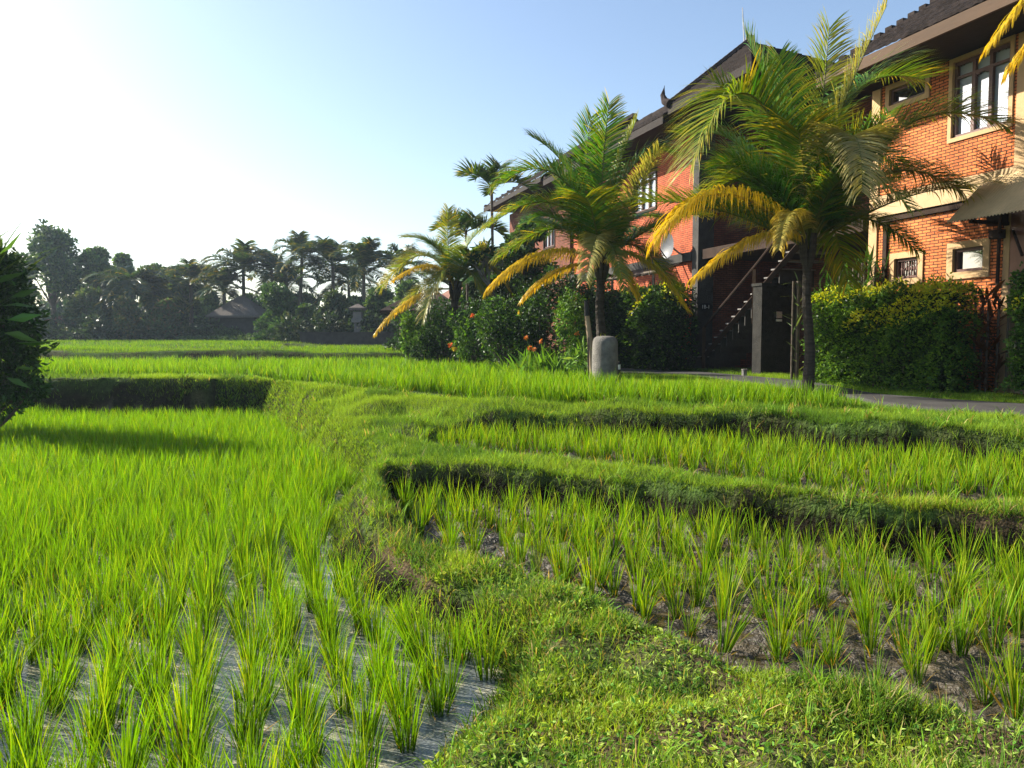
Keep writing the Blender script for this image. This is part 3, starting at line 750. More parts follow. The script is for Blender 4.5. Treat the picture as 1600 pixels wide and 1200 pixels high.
def hero_palm(name, label, base, crown_px, Y, sc, specs, nfill, trunkR, flen=3.2):
    """specs: (apex px, tip px, depth offset of the tip, yellowness, leaflet droop, dryness)"""
    base = np.array(base, float); e = empty(name, base, label=label, cat="palm tree")
    cw = aty(crown_px[0], crown_px[1], Y); c = cw - base
    palm_trunk(e, [(0, 0, -.1), (.03, 0, c[2] * .3), (c[0] * .5 - .03, 0, c[2] * .65), c - np.array([0, 0, .05])], [trunkR * 1.25, trunkR, trunkR * .85, trunkR * .8])
    sh = MB()
    for i in range(11):   # leaf sheaths and fibre around the growing point
        a = rng.uniform(0, 6.28); d = np.array([math.cos(a), math.sin(a), 0])
        sh.tube([c + d * trunkR * .4 - [0, 0, .35], c + d * trunkR * 1.1 - [0, 0, .1], c + d * trunkR * 1.5 + [0, 0, .25]], [trunkR * .5, trunkR * .55, .03], 6, (1, 1, 1))
    sh.build("leaf_sheath", M_bark, e)
    for (ap, tip, dy, y0, dr, pale) in specs:
        A_ = aty(ap[0], ap[1], Y) - base; T_ = aty(tip[0], tip[1], Y) - base
        A_ = A_ + np.array([0, dy * .55, 0]); T_ = T_ + np.array([0, dy, 0]); T_ = A_ + (T_ - A_) * 1.12
        t = .55; P1 = (A_ - (1 - t) ** 2 * c - t * t * T_) / (2 * t * (1 - t))
        ln = np.linalg.norm(P1 - c) * .5 + np.linalg.norm(T_ - P1) * .5
        b = MB(); frond(b, c, P1, T_, min(1.15, ln * .38) * (.68 if dy < -1 else 1), int(112 + ln * 16), (y0 if y0 > .5 else y0 * .8 - .12), dr * (1.7 if y0 > .5 else .8), w=.022, rr=.028, pale=pale)
        b.build("frond", M_palm, e)
    for i in range(nfill):
        a = 6.283 * i / nfill + rng.uniform(-.2, .2); el = rng.uniform(.35, 1.3); l = flen * rng.uniform(.75, 1.05)
        d = np.array([math.cos(a) * math.cos(el), (abs(math.sin(a)) if i % 4 else math.sin(a)) * math.cos(el) * .9, math.sin(el)])
        P1 = c + d * l * .6; T_ = c + np.array([d[0], d[1], 0]) * l * 1.05 + np.array([0, 0, d[2] * l * .75 - .3])
        b = MB(); frond(b, c, P1, T_, l * .34, 118, -.12 if i % 4 else .12, .36, w=.022, rr=.024); b.build("frond", M_palm, e)
    return e

# ------------------------------------------------------------------ the three yellowing coconut palms by the path
Y1p = 13.3
b1 = aty(1262, 600, Y1p); b1[2] = .78
hero_palm("coconut_palm", "largest coconut palm with yellowing lower fronds, nearest the brick house", b1, (1262, 388), Y1p, 1, [
    ((1158, 160), (1072, 262), -.8, .38, .45, 0), ((1120, 305), (1035, 368), -.3, .95, .9, 0), ((1180, 372), (1092, 430), -.2, .95, .85, .05),
    ((1212, 342), (1178, 398), -1.3, .6, .8, .35), ((1228, 200), (1180, 62), .3, .15, .3, 0), ((1262, 190), (1246, 72), .8, .12, .25, 0),
    ((1285, 200), (1302, 52), .2, .3, .3, .15), ((1298, 205), (1364, 40), -.3, .3, .35, .4), ((1332, 150), (1442, 118), .3, .2, .4, 0),
    ((1398, 205), (1512, 208), -.6, .28, .5, 0), ((1385, 272), (1482, 300), -.2, .4, .75, 0), ((1362, 340), (1440, 385), .3, .3, .7, 0),
    ((1284, 240), (1262, 325), -2.0, .35, .6, .6), ((1190, 265), (1085, 330), .8, .4, .6, 0), ((1175, 215), (1098, 185), 1.1, .15, .35, 0),
    ((1335, 250), (1425, 160), 1.0, .1, .4, 0), ((1310, 330), (1352, 425), .8, .3, .7, 0),
    ((1296, 290), (1338, 345), -1.6, .25, .6, .1), ((1355, 225), (1440, 240), .9, .15, .5, 0), ((1215, 215), (1130, 130), .2, .18, .35, 0)], 18, .084)
Y2p = 15.6
b2 = aty(938, 600, Y2p); b2[2] = .78
hero_palm("coconut_palm", "middle-sized coconut palm behind the stone cylinder, its lowest fronds bright yellow", b2, (940, 412), Y2p, 1, [
    ((893, 268), (838, 212), .4, .15, .3, 0), ((868, 272), (790, 285), .0, .2, .5, 0), ((858, 318), (775, 352), -.2, .3, .6, 0), ((870, 355), (790, 395), .3, .3, .7, 0),
    ((845, 398), (775, 446), -.3, .95, .8, 0), ((868, 425), (824, 462), .3, .95, .7, 0), ((918, 280), (926, 186), .3, .12, .3, 0),
    ((940, 270), (948, 180), -.3, .15, .3, 0), ((962, 280), (990, 200), .0, .2, .35, .15), ((985, 265), (1045, 240), .0, .15, .5, .05),
    ((975, 330), (1010, 262), -1.0, .2, .5, .5), ((1000, 385), (1062, 450), .3, .35, .7, 0), ((1000, 408), (1056, 472), -.4, .55, .6, 0), ((968, 420), (986, 462), -.6, .9, .6, 0),
    ((925, 378), (905, 440), -1.5, .4, .7, .5), ((990, 340), (1040, 330), .8, .1, .6, 0), ((905, 330), (870, 250), .9, .12, .4, 0), ((950, 390), (960, 450), -1.2, .25, .7, .2)], 6, .10, 2.6)
Y3p = 24.0
b3 = aty(712, 575, Y3p); b3[2] = .8
hero_palm("coconut_palm", "smallest of the yellowing coconut palms, rising from the far shrubs", b3, (711, 452), Y3p, 1, [
    ((655, 398), (602, 440), .4, .45, .6, .1), ((672, 418), (628, 436), -.5, 1.0, .5, 0), ((645, 468), (598, 512), -.2, .95, .7, 0), ((680, 385), (636, 372), .0, .35, .4, .1),
    ((700, 385), (700, 330), .2, .4, .35, .05), ((728, 385), (760, 350), .4, .3, .4, 0), ((752, 410), (790, 450), .0, .5, .6, .1), ((740, 430), (765, 480), -.6, .4, .6, .1),
    ((690, 430), (668, 490), -.7, .45, .6, .1), ((670, 440), (625, 475), .8, .35, .6, .2), ((660, 420), (618, 400), 1.0, .3, .5, 0), ((745, 395), (785, 395), .9, .3, .5, 0)], 5, .13, 2.4)

b4 = aty(1790, 600, 9.2); b4[2] = .78
hero_palm("coconut_palm", "palm outside the frame whose yellow frond tips hang in at the top right corner", b4, (1760, -60), 9.2, 1, [
    ((1680, -70), (1588, 40), .3, .75, .8, 0), ((1715, -40), (1640, 70), .6, .8, .9, 0), ((1740, -150), (1700, -260), 0, .2, .4, 0), ((1830, -90), (1900, 40), .3, .3, .6, 0)], 3, .11, 2.4)

def slim_palm(label, px, py, Y, reach, n, seed, gz=.8, r=.05, droop=.25, name="areca_palm"):
    cw = aty(px, py, Y); base = np.array([cw[0], cw[1], gz]); e = empty(name, base, label=label, cat="palm tree")
    c = cw - base
    palm_trunk(e, [(0, 0, -.1), (.05, 0, c[2] * .5), c], [r * 1.2, r, r], M_wood)
    for i in range(n):
        a = 6.28 * i / n + seed; el = rng.uniform(.35, 1.0); l = reach * rng.uniform(.85, 1.15)
        d = np.array([math.cos(a) * math.cos(el), math.sin(a) * math.cos(el), math.sin(el)])
        P1 = c + d * l * .7; T_ = c + np.array([d[0], d[1], 0]) * l * 1.1 + np.array([0, 0, l * (d[2] - .45)])
        b = MB(); frond(b, c, P1, T_, l * .5, 30, -.1, droop, w=.05, seg=3, rr=.02, vee=.5, green=(.035, .085, .02)); b.build("frond", M_palm, e)
    return e
slim_palm("slender areca palm standing highest above the roofline against the sky", 768, 292, 27, 1.25, 9, .3)
slim_palm("lower areca palm left of the tall slender one", 728, 362, 28, 1.2, 9, 1.1)

# ------------------------------------------------------------------ houses (built in the facade's own frame: x along wall, y outwards, z up)
def hempty(name, s, o=0., z=.8, **k):
    return empty(name, mat=HOUSE_M @ Matrix.Translation((s, o, z)), **k)
class HB(MB):
    def fin(s, name, mats, e, root=None, smooth=False):
        """verts given in facade coordinates; parent empty at its own place"""
        m = (root or e)
        off = np.array((HOUSE_M.inverted() @ m.matrix_world).to_translation()) if m.parent is None else np.zeros(3)
        s.V = [v - off for v in s.V]
        return s.build(name, mats, e, smooth)
def tiled_roof(b, s0, s1, o0, z0, run, pitch, step=.055, wave=.19):
    """front slope from eave (o0,z0) inwards; separate courses of wavy tiles"""
    tp = math.tan(pitch); c = .26; nc = int(run / c)
    ss = np.arange(s0, s1 + step, step)
    for i in range(nc):
        oa = o0 - i * c; ob = oa - c * 1.12
        wv = .022 * np.abs(np.sin(ss * math.pi / wave)) + rng.normal(0, .004, len(ss))
        za = z0 + i * c * tp + .05 + wv; zb = z0 + (o0 - ob) * tp + .012 + wv
        V = np.concatenate([np.stack([ss, np.full_like(ss, oa), za - .05], 1), np.stack([ss, np.full_like(ss, oa), za], 1), np.stack([ss, np.full_like(ss, ob), zb], 1)])
        n = len(ss); k = np.arange(n - 1)
        Q = np.concatenate([np.stack([k, k + 1, k + n + 1, k + n], 1), np.stack([k + n, k + n + 1, k + 2 * n + 1, k + 2 * n], 1)])
        sh = np.repeat(rng.uniform(.6, 1.4, n)[None], 3, 0).ravel()[:, None] * np.array([.018, .014, .013])
        b.add(V, Q, sh)
M_tile = plain("dark_clay_tile", (1, 1, 1), .95, .5, 3, .4, 40, spec=.08, attr=True)
def roof(e, s0, s1, oe, ze, run, pitch, fm=None):
    b = HB(); tiled_roof(b, s0, s1, oe, ze, run, pitch)
    tp = math.tan(pitch)
    # back slope and ridge
    b.add([[s0, oe - run, ze + run * tp], [s1, oe - run, ze + run * tp], [s1, oe - 2 * run, ze], [s0, oe - 2 * run, ze]], [[0, 1, 2, 3]], (.04, .03, .028))
    b.fin("roof", M_tile, e)
    f = HB()
    n = int(run / .30)
    for i in range(n):
        o = oe - .05 - i * .30; z = ze + (oe - o) * tp
        f.box((s1 - .06, o - .34, z + .02 + rng.uniform(0, .015)), (s1 + .12, o, z + .13), (.028, .022, .02))
    for i in range(int((s1 - s0) / .35)):
        s = s0 + i * .35; f.box((s, oe - run - .1, ze + run * tp + .0), (s + .37, oe - run + .1, ze + run * tp + .14 + rng.uniform(0, .02)), (.028, .022, .02))
    f.fin("ridge_cap", M_tile, e)
    g = HB(); g.box((s0, oe - .04, ze - .22), (s1, oe + .012, ze - .01)); g.fin("fascia", fm or M_fascia, e)
    q = HB(); q.box((s0, oe - 2 * run + .1, ze - .17), (s1 - .02, oe - .045, ze - .12)); q.fin("soffit", M_soffit, e)
    # gable triangle at the far end
    t = HB(); t.add([[s1 - .35, oe - .3, ze - .1], [s1 - .35, oe - run, ze + (run - .3) * tp], [s1 - .35, oe - 2 * run + .3, ze - .1], [s1 - .35, oe - run, ze - .1]], [[0, 1, 2, 3]], (1, 1, 1)); t.fin("gable", M_dwood, e)
def wall_with_holes(b, s0, s1, z0, z1, holes, o0=-.22, o1=0.):
    """holes: (sa, sb, za, zb) sorted by anything; splits wall into rectangles butted end to end"""
    xs = sorted({s0, s1, *[h[0] for h in holes], *[h[1] for h in holes]})
    for a, c in zip(xs[:-1], xs[1:]):
        zz = [(h[2], h[3]) for h in holes if h[0] <= a + 1e-6 and h[1] >= c - 1e-6]
        zz.sort(); z = z0
        for (za, zb) in zz:
            if za > z: b.box((a, o0, z), (c, o1, za))
            z = zb
        if z < z1: b.box((a, o0, z), (c, o1, z1))
def ring(b, sa, sb, za, zb, w, o0, o1):
    b.box((sa, o0, za), (sb, o1, za + w)); b.box((sa, o0, zb - w), (sb, o1, zb)); b.box((sa, o0, za + w), (sa + w, o1, zb - w)); b.box((sb - w, o0, za + w), (sb, o1, zb - w))

# --- house A, nearest
EA = 6.98
hA = hempty("brick_house", 17.1, 0, .8, label="nearest brick house at the right edge with cream window surrounds and corrugated awning", cat="house")
UW = (14.05, 15.34, 5.34, 6.86)
W1 = (15.80, 16.62, 2.80, 3.44); W2 = (14.38, 15.26, 2.82, 3.50); UW2 = (15.78, 16.86, 6.32, 6.84)
b = HB(); wall_with_holes(b, 8.0, 16.98, .7, 6.86, [UW, W1, W2, UW2]); b.box((16.76, -8, .7), (16.978, -.222, 6.85)); b.fin("wall", M_brick, hA)
b = HB()
b.box((16.98, -.22, .7), (17.20, .035, 6.84)); b.box((12.2, -.01, 4.63), (13.98, .03, 6.85)); b.fin("corner_pilaster", M_plaster, hA)
b = HB(); b.box((8, -.05, 4.22), (16.97, .10, 4.63)); b.fin("floor_band", M_plaster_b, hA)
b = HB(); b.box((8, -.05, 4.10), (16.97, .06, 4.217)); b.box((16.70, -.02, .75), (16.80, .05, 4.09)); b.fin("band_shadow_and_pipe", M_dwood, hA)  # dark strip painted in as the band's shadow, plus the corner pipe
def window(e, W, surround, glass, kind, mat_s=M_plaster):
    sa, sb, za, zb = W
    f = HB(); ring(f, sa, sb, za, zb, surround, -.12, .03); ws = f.fin("window_surround", mat_s, e)
    i = surround; t = .055
    f = HB(); ring(f, sa + i, sb - i, za + i, zb - i, t, -.10, -.03)
    ia, ib, ja, jb = sa + i + t, sb - i - t, za + i + t, zb - i - t
    if kind == 'big':
        tr = ja + (jb - ja) * .80
        f.box((ia, -.095, tr), (ib, -.035, tr + .05))
        w3 = (ib - ia) / 3
        for k in (1, 2): f.box((ia + w3 * k - .035, -.09, ja), (ia + w3 * k + .035, -.025, tr)); f.box((ia + w3 * k - .03, -.09, tr + .05), (ia + w3 * k + .03, -.028, jb))
        # scalloped head of the middle casement
        for k in range(14):
            u = (k + .5) / 14; hgt = .01 + .06 * abs(2 * u - 1) ** 1.5 + .012 * math.cos(u * 25)
            f.box((ia + w3 + .035 + (w3 - .07) * k / 14, -.08, tr - hgt), (ia + w3 + .035 + (w3 - .07) * (k + 1) / 14, -.035, tr - .001))
            for q in (0, 1, 2):
                h2 = .005 + .02 * abs(2 * u - 1) + .01 * math.cos(u * 25)
                f.box((ia + w3 * q + .035 + (w3 - .07) * k / 14, -.08, jb - h2), (ia + w3 * q + .035 + (w3 - .07) * (k + 1) / 14, -.035, jb - .001))
    if kind == 'bars':
        for k in range(1, 8):
            s = ia + (ib - ia) * k / 8; f.box((s - .008, -.085, ja), (s + .008, -.06, jb)); f.box((s - .018, -.087, ja + .12), (s + .018, -.058, ja + .17))
    f.fin("window_frame", M_frame, e)
    g = HB(); g.box((ia - .01, -.115, ja - .01), (ib + .01, -.101, jb + .01)); g.fin("window_pane", glass, e)
window(hA, UW, .075, M_glass_l, 'big'); window(hA, W1, .115, M_glass_d, 'bars'); window(hA, W2, .125, M_glass_d, 'plain'); window(hA, UW2, .10, M_glass_d, 'plain')
roof(hA, 8.0, 17.45, 1.25, EA + .08, 4.6, math.radians(32))
# brown sheet, lath panel, drain post under the awning
b = HB(); b.box((8, .002, 2.72), (13.98, .04, 4.09)); b.fin("brown_sheet", plain("red_brown_sheet", (.17, .06, .035), .35, .35, 4, .25, 8, spec=.6, stretch=(1, 1, .5)), hA)
b = HB(); b.box((8, .002, 2.66), (13.98, .07, 2.715)); b.box((13.985, .002, .75), (14.10, .05, 4.09)); b.fin("panel_rail", M_plaster, hA)
b = HB()
for k in range(70):
    s = 13.97 - k * .042; b.tube([(s, .03, .8), (s, .03, 2.655)], .017, 6)
b.fin("lath_panel", M_stake, hA)
b = HB(); b.tube([(14.15, .09, 2.66), (14.15, .09, 3.95)], .03, 8); b.box((14.06, .03, 3.45), (14.26, .2, 3.6)); b.box((14.02, .03, 3.68), (14.30, .22, 3.86))
b.tube([(14.15, .1, 3.5), (13.6, .75, 3.72)], .025, 6); b.tube([(13.9, .08, 3.55), (13.2, .75, 3.05)], .025, 6); b.box((14.0, .05, 3.66), (14.06, .9, 3.72)); b.fin("awning_bracket", M_dwood, hA)
aw = HB(); ss = np.arange(10.5, 14.42, .0125); oo = np.array([0.01, .32, .64, .98])
zz = 4.62 - oo * .92
V = np.stack([np.tile(ss, 4), np.repeat(oo, len(ss)), np.repeat(zz, len(ss)) + np.tile(.012 * np.sin(ss * 2 * math.pi / .06), 4)], 1); n = len(ss); k = np.arange(n - 1)
Qs = np.concatenate([np.stack([k + r * n, k + 1 + r * n, k + 1 + (r + 1) * n, k + (r + 1) * n], 1) for r in range(3)])
aw.add(V, Qs); aw.add(V - [0, 0, .008], Qs[:, ::-1])
aw.fin("awning", plain("corrugated_sheet", (.60, .44, .24), .6, .25, 2, .2, 20, spec=.4), hA, smooth=True)

# --- house B with the stair bay
hB = hempty("brick_house", 24, 0, .8, label="red brick house with the open stair bay behind the two larger palms", cat="house")
UB = (26.25, 27.9, 5.85, 7.2); LB = (30.5, 31.6, 2.6, 3.5); LB2 = (26.6, 27.4, 2.3, 3.3)
b = HB(); wall_with_holes(b, 23.97, 33.0, .7, 7.78, [UB, LB, LB2]); b.fin("wall", M_brick2, hB); b = HB(); b.box((17.25, -3.2, .7), (24.0, -3.0, 8.0)); b.box((23.75, -2.998, .7), (23.95, -.43, 7.9)); b.box((17.22, -2.998, .7), (17.4, -.24, 6.0)); b.fin("bay_wall", M_brick3, hB)
window(hB, UB, .07, M_glass_l, 'big', M_dwood); window(hB, LB, .09, M_glass_d, 'plain'); window(hB, LB2, .09, M_glass_d, 'plain')
b = HB(); b.box((23.64, -.42, .7), (23.96, .10, 7.8)); b.fin("pillar", M_concrete_d, hB)
b = HB(); b.box((17.4, -2.99, 4.0), (23.6, .0, 4.28)); b.fin("landing_slab", M_dwood, hB)
b = HB(); b.box((23.97, -.02, 4.0), (33, .12, 4.25)); b.fin("floor_band", M_concrete_d, hB)
roof(hB, 23.8, 33.3, 1.2, 8.02, 3.0, math.radians(31), M_soffit)
# stair bay roof: steeper hipped cap with a horn at its corner
rb = HB(); s0, s1, oF, oK, zE = 19.7, 23.5, 1.22, -3.2, 8.18
apx = np.array([pw(1172, 66, -1.35)[0], -1.35, pw(1172, 66, -1.35)[1]])
F1 = [np.array([s1, oF, zE]), np.array([s0, oF, zE]), np.array([s0, oK, zE]), np.array([s1, oK, zE])]
for a_, c_ in ((0, 1), (1, 2), (2, 3), (3, 0)):
    pa, pc = F1[a_], F1[c_]; N_ = 16
    for i in range(N_):
        t0, t1 = i / N_, (i + 1.15) / N_; t1 = min(t1, 1)
        q = [pa + (apx - pa) * t0, pc + (apx - pc) * t0, pc + (apx - pc) * t1, pa + (apx - pa) * t1]
        up = np.array([0, 0, .045]); rb.add([q[0] + up, q[1] + up, q[2], q[3]], [[0, 1, 2, 3]], np.array([.018, .014, .013]) * rng.uniform(.7, 1.3))
        rb.add([q[0] - up * .3, q[1] - up * .3, q[1] + up, q[0] + up], [[0, 1, 2, 3]], (.018, .014, .013))
rb.fin("stair_roof", M_tile, hB)
rb = HB()
for i in range(17):
    p = F1[0] + (apx - F1[0]) * (i / 17.0); q = F1[0] + (apx - F1[0]) * ((i + 1.1) / 17.0)
    rb.tube([p + [0, 0, .05], q + [0, 0, .09]], [.10, .075], 6, (.06, .045, .04))
rb.tube([apx + [0, 0, -.05], apx + [0, 0, .16]], [.16, .12], 8, (.12, .10, .08))
rb.fin("hip_cap", M_tile, hB)
rb = HB(); c0 = F1[0]
rb.tube([c0 + [-.1, .0, .05], c0 + [.08, .05, .16], c0 + [.16, .08, .36], c0 + [.1, .06, .60]], [.13, .11, .07, .01], 8, (.04, .032, .03)); rb.fin("roof_horn", M_tile, hB)
rb = HB(); rb.box((s0, oF - .05, zE - .22), (s1, oF, zE - .01)); rb.box((s0, oF - 4.2, zE - .2), (s1, oF - .055, zE - .16)); rb.box((s1 - .05, -3.1, zE - .22), (s1, oF - .055, zE - .01)); rb.fin("fascia", M_soffit, hB)
rod = HB(); tp_ = pw(1160, 12, -1.35); rod.tube([(apx[0] + .25, -1.35, apx[2] - .15), (tp_[0], -1.35, tp_[1])], [.028, .014], 6); rod.fin("lightning_rod", M_metal, hB)
# stairs
st = hempty("staircase", 23.9, 0, .8, label="dark staircase with pale treads rising to the right in the open stair bay", cat="stairs")
NS = 17
for i in range(NS):
    s = 24.05 - i * .275; z = .86 + i * .188
    o_ = .55 if i < 2 else .0
    t = HB(); t.box((s - .30, -1.15, z + .12), (s, o_ - .02 if i else .5, z + .155)); t.fin("tread", M_concrete, st)
    if i < 14:
        t = HB(); t.box((s - .29, -1.1, max(.75, z - .3)), (s - .262, o_ - .06, z + .118)); t.fin("riser", M_concrete_d, st)
t = HB(); t.tube([(23.35, .05, .85), (23.35, .05, 2.05)], .06, 4); t.tube([(21.05, .05, 2.1), (21.05, .05, 3.5)], .06, 4); t.fin("newel_post", M_fascia, st)
t = HB(); t.tube([(23.4, .05, 2.0), (21.0, .05, 3.6), (19.6, .05, 4.6)], .035, 6); t.fin("handrail", M_dwood, st)
t = HB(); t.tube([(24.0, -.02, .8), (19.4, -.02, 3.98)], .09, 4); t.fin("stringer", M_dwood, st)
# numbered plaque on the pillar, small plates
def text_on(name, txt, s, o, z, size, e, mat):
    """lettering facing along -s (towards somebody walking up the path)"""
    cu = bpy.data.curves.new(name, 'FONT'); cu.body = txt; cu.size = size; cu.extrude = .004; cu.align_x = 'CENTER'; cu.align_y = 'CENTER'
    ob = bpy.data.objects.new(name, cu); COL.objects.link(ob); cu.materials.append(mat)
    M = HOUSE_M @ Matrix.Translation((s, o, z)) @ Matrix(((0, 0, -1, 0), (-1, 0, 0, 0), (0, 1, 0, 0), (0, 0, 0, 1)))
    dg = bpy.context.evaluated_depsgraph_get(); me = bpy.data.meshes.new_from_object(ob.evaluated_get(dg))
    bpy.data.objects.remove(ob); o2 = bpy.data.objects.new(name, me); COL.objects.link(o2)
    o2.parent = e; o2.matrix_parent_inverse = e.matrix_world.inverted(); o2.matrix_world = M
    return o2
zc_ = 2.62; oc_ = -.16
sg = hempty("number_plaque", 23.63, oc_, zc_, label="small black house number plaque reading 1B-1 fixed to the dark pillar", cat="sign")
pl = HB(); th = np.linspace(0, 2 * math.pi, 25)[:-1]
rr_ = [(math.cos(a) * .25, math.sin(a) * .13) for a in th]; rr_ = [(x, z if z > 0 else z * (.55 + 1.1 * max(0, 1 - abs(x - .05) / .12))) for x, z in rr_]
V = [(23.638, oc_ + x, zc_ + z) for x, z in rr_] + [(23.61, oc_ + x, zc_ + z) for x, z in rr_] + [(23.61, oc_, zc_), (23.638, oc_, zc_)]
Q = [[i, (i + 1) % 24, 24 + (i + 1) % 24, 24 + i] for i in range(24)] + [[48, 24 + i, 24 + i + 1, 24 + (i + 2) % 24] for i in range(0, 24, 2)]
pl.add(V, Q); pl.fin("plaque", M_black, sg)
bpy.context.view_layer.update()
text_on("lettering", "1B-1", 23.606, oc_, zc_ + .01, .15, sg, M_white)
s_, z_ = pw(1097, 475, -2.98)
mp_ = hempty("switch_box", s_, -2.98, z_, label="small pale square switch box on the red brick wall beside the pillar", cat="switch box"); t = HB(); t.box((s_ - .06, -2.995, z_ - .07), (s_ + .06, -2.95, z_ + .07)); t.fin("box", M_white, mp_); t = HB(); t.box((s_ - .02, -2.95, z_ - .04), (s_ + .02, -2.94, z_ + .04)); t.fin("switch", M_metal, mp_)
# rough stone pier beside the dark doorway
sA, sB = 20.0, 20.35
zt = 3.0
pr_ = hempty("stone_pier", sA, .3, .8, label="rough dark stone pier between the stairs and the black doorway", cat="pier")
t = HB()
ns = 10; nz_ = 26
for (ax, fixed) in (('f', .3), ('b', -1.2)):
    pass
t.box((sA, -.42, .75), (sB, .58, zt)); t.box((sA - .03, -.45, zt + .002), (sB + .03, .61, zt + .07)); t.fin("pier", M_pier, pr_)
t = hempty("meter_label", sA, .1, 2.3, label="tiny white notice plate on the rough stone pier", cat="sign"); q = HB(); q.box((sA - .02, 0, 2.22), (sA - .002, .16, 2.38)); q.fin("plate", M_metal, t); q = HB(); q.box((sA - .02, 0, 2.14), (sA - .002, .16, 2.19)); q.fin("lower_plate", M_white, t)
# doorway beyond the pier: black panel stands in for the dark of the opening
t = HB(); t.box((18.2, -2.995, .72), (19.7, -2.96, 3.0)); t.fin("door", M_black, hB)

# satellite dish
s_, z_ = pw(1047, 384, .5)
sd_ = hempty("satellite_dish", s_, .5, z_, label="grey satellite dish mounted on the wall left of the pillar", cat="satellite dish")
t = HB(); N_ = 24
prev = None; V = []; 
for r in np.linspace(0.001, .38, 6):
    for k in range(N_):
        a = 2 * math.pi * k / N_; V.append((s_ + r * math.cos(a), .5 + r * r * .7 + .25 * r * math.sin(a) * 0, z_ + r * math.sin(a)))
Q = [[i * N_ + k, i * N_ + (k + 1) % N_, (i + 1) * N_ + (k + 1) % N_, (i + 1) * N_ + k] for i in range(5) for k in range(N_)]
t.add(V, Q); t.fin("reflector", M_dish, sd_, smooth=True)
t = HB(); t.tube([(s_, .62, z_ - .36), (s_ - .02, .95, z_ + .0)], .015, 6); t.tube([(s_ - .02, .95, z_ - .05), (s_ - .02, .95, z_ + .07)], .03, 6); t.fin("feed_arm", M_black, sd_)
t = HB(); t.tube([(s_, .49, z_), (s_, .2, z_ - .2), (s_, .02, z_ - .25)], .03, 6); t.fin("bracket", M_metal, sd_)
# timber lean-to frame below the dish
tf = hempty("lean_to_frame", 26, 0, .8, label="open timber lean-to frame below the satellite dish", cat="timber frame")
t = HB()
for s in (24.8, 26.2, 27.6): t.tube([(s, .9, .8), (s, .9, 3.7)], .05, 4)
t.fin("post", M_wood, tf); t = HB()
t.tube([(24.6, .9, 3.7), (27.9, .9, 3.7)], .06, 4)
for s in np.arange(24.7, 27.9, .45): t.tube([(s, .0, 4.0), (s, 1.1, 3.62)], .035, 4)
t.fin("rafter", M_wood, tf)

# --- house C and D further along the row
hC = hempty("brick_house", 38, 0, .8, label="farther tile-roofed brick house of the row, mostly behind palms", cat="house")
b = HB(); wall_with_holes(b, 33.4, 41.2, .7, 7.9, [(35, 36.4, 5.6, 7.0), (38, 39.4, 5.6, 7.0)]); b.fin("wall", M_brick3, hC)
window(hC, (35, 36.4, 5.6, 7.0), .08, M_glass_l, 'big', M_dwood); window(hC, (38, 39.4, 5.6, 7.0), .08, M_glass_l, 'big', M_dwood)
roof(hC, 33.6, 41.7, 1.2, 8.25, 4.2, math.radians(33), M_soffit)
hD = hempty("brick_house", 50, 0, .8, label="farthest low brick house of the row with red tiled roof", cat="house")
b = HB(); wall_with_holes(b, 44, 55, .7, 4.2, [(47, 48.2, 2.4, 3.6)]); b.fin("wall", M_brick2, hD)
window(hD, (47, 48.2, 2.4, 3.6), .08, M_glass_d, 'plain'); 
b = HB(); b.add([[43.5, 1.2, 4.0], [55.5, 1.2, 4.0], [55.5, -3, 6.6], [43.5, -3, 6.6]], [[0, 1, 2, 3]]); b.add([[43.5, -3, 6.6], [55.5, -3, 6.6], [55.5, -7, 4.0], [43.5, -7, 4.0]], [[0, 1, 2, 3]]); b.fin("roof", M_tile_r, hD)

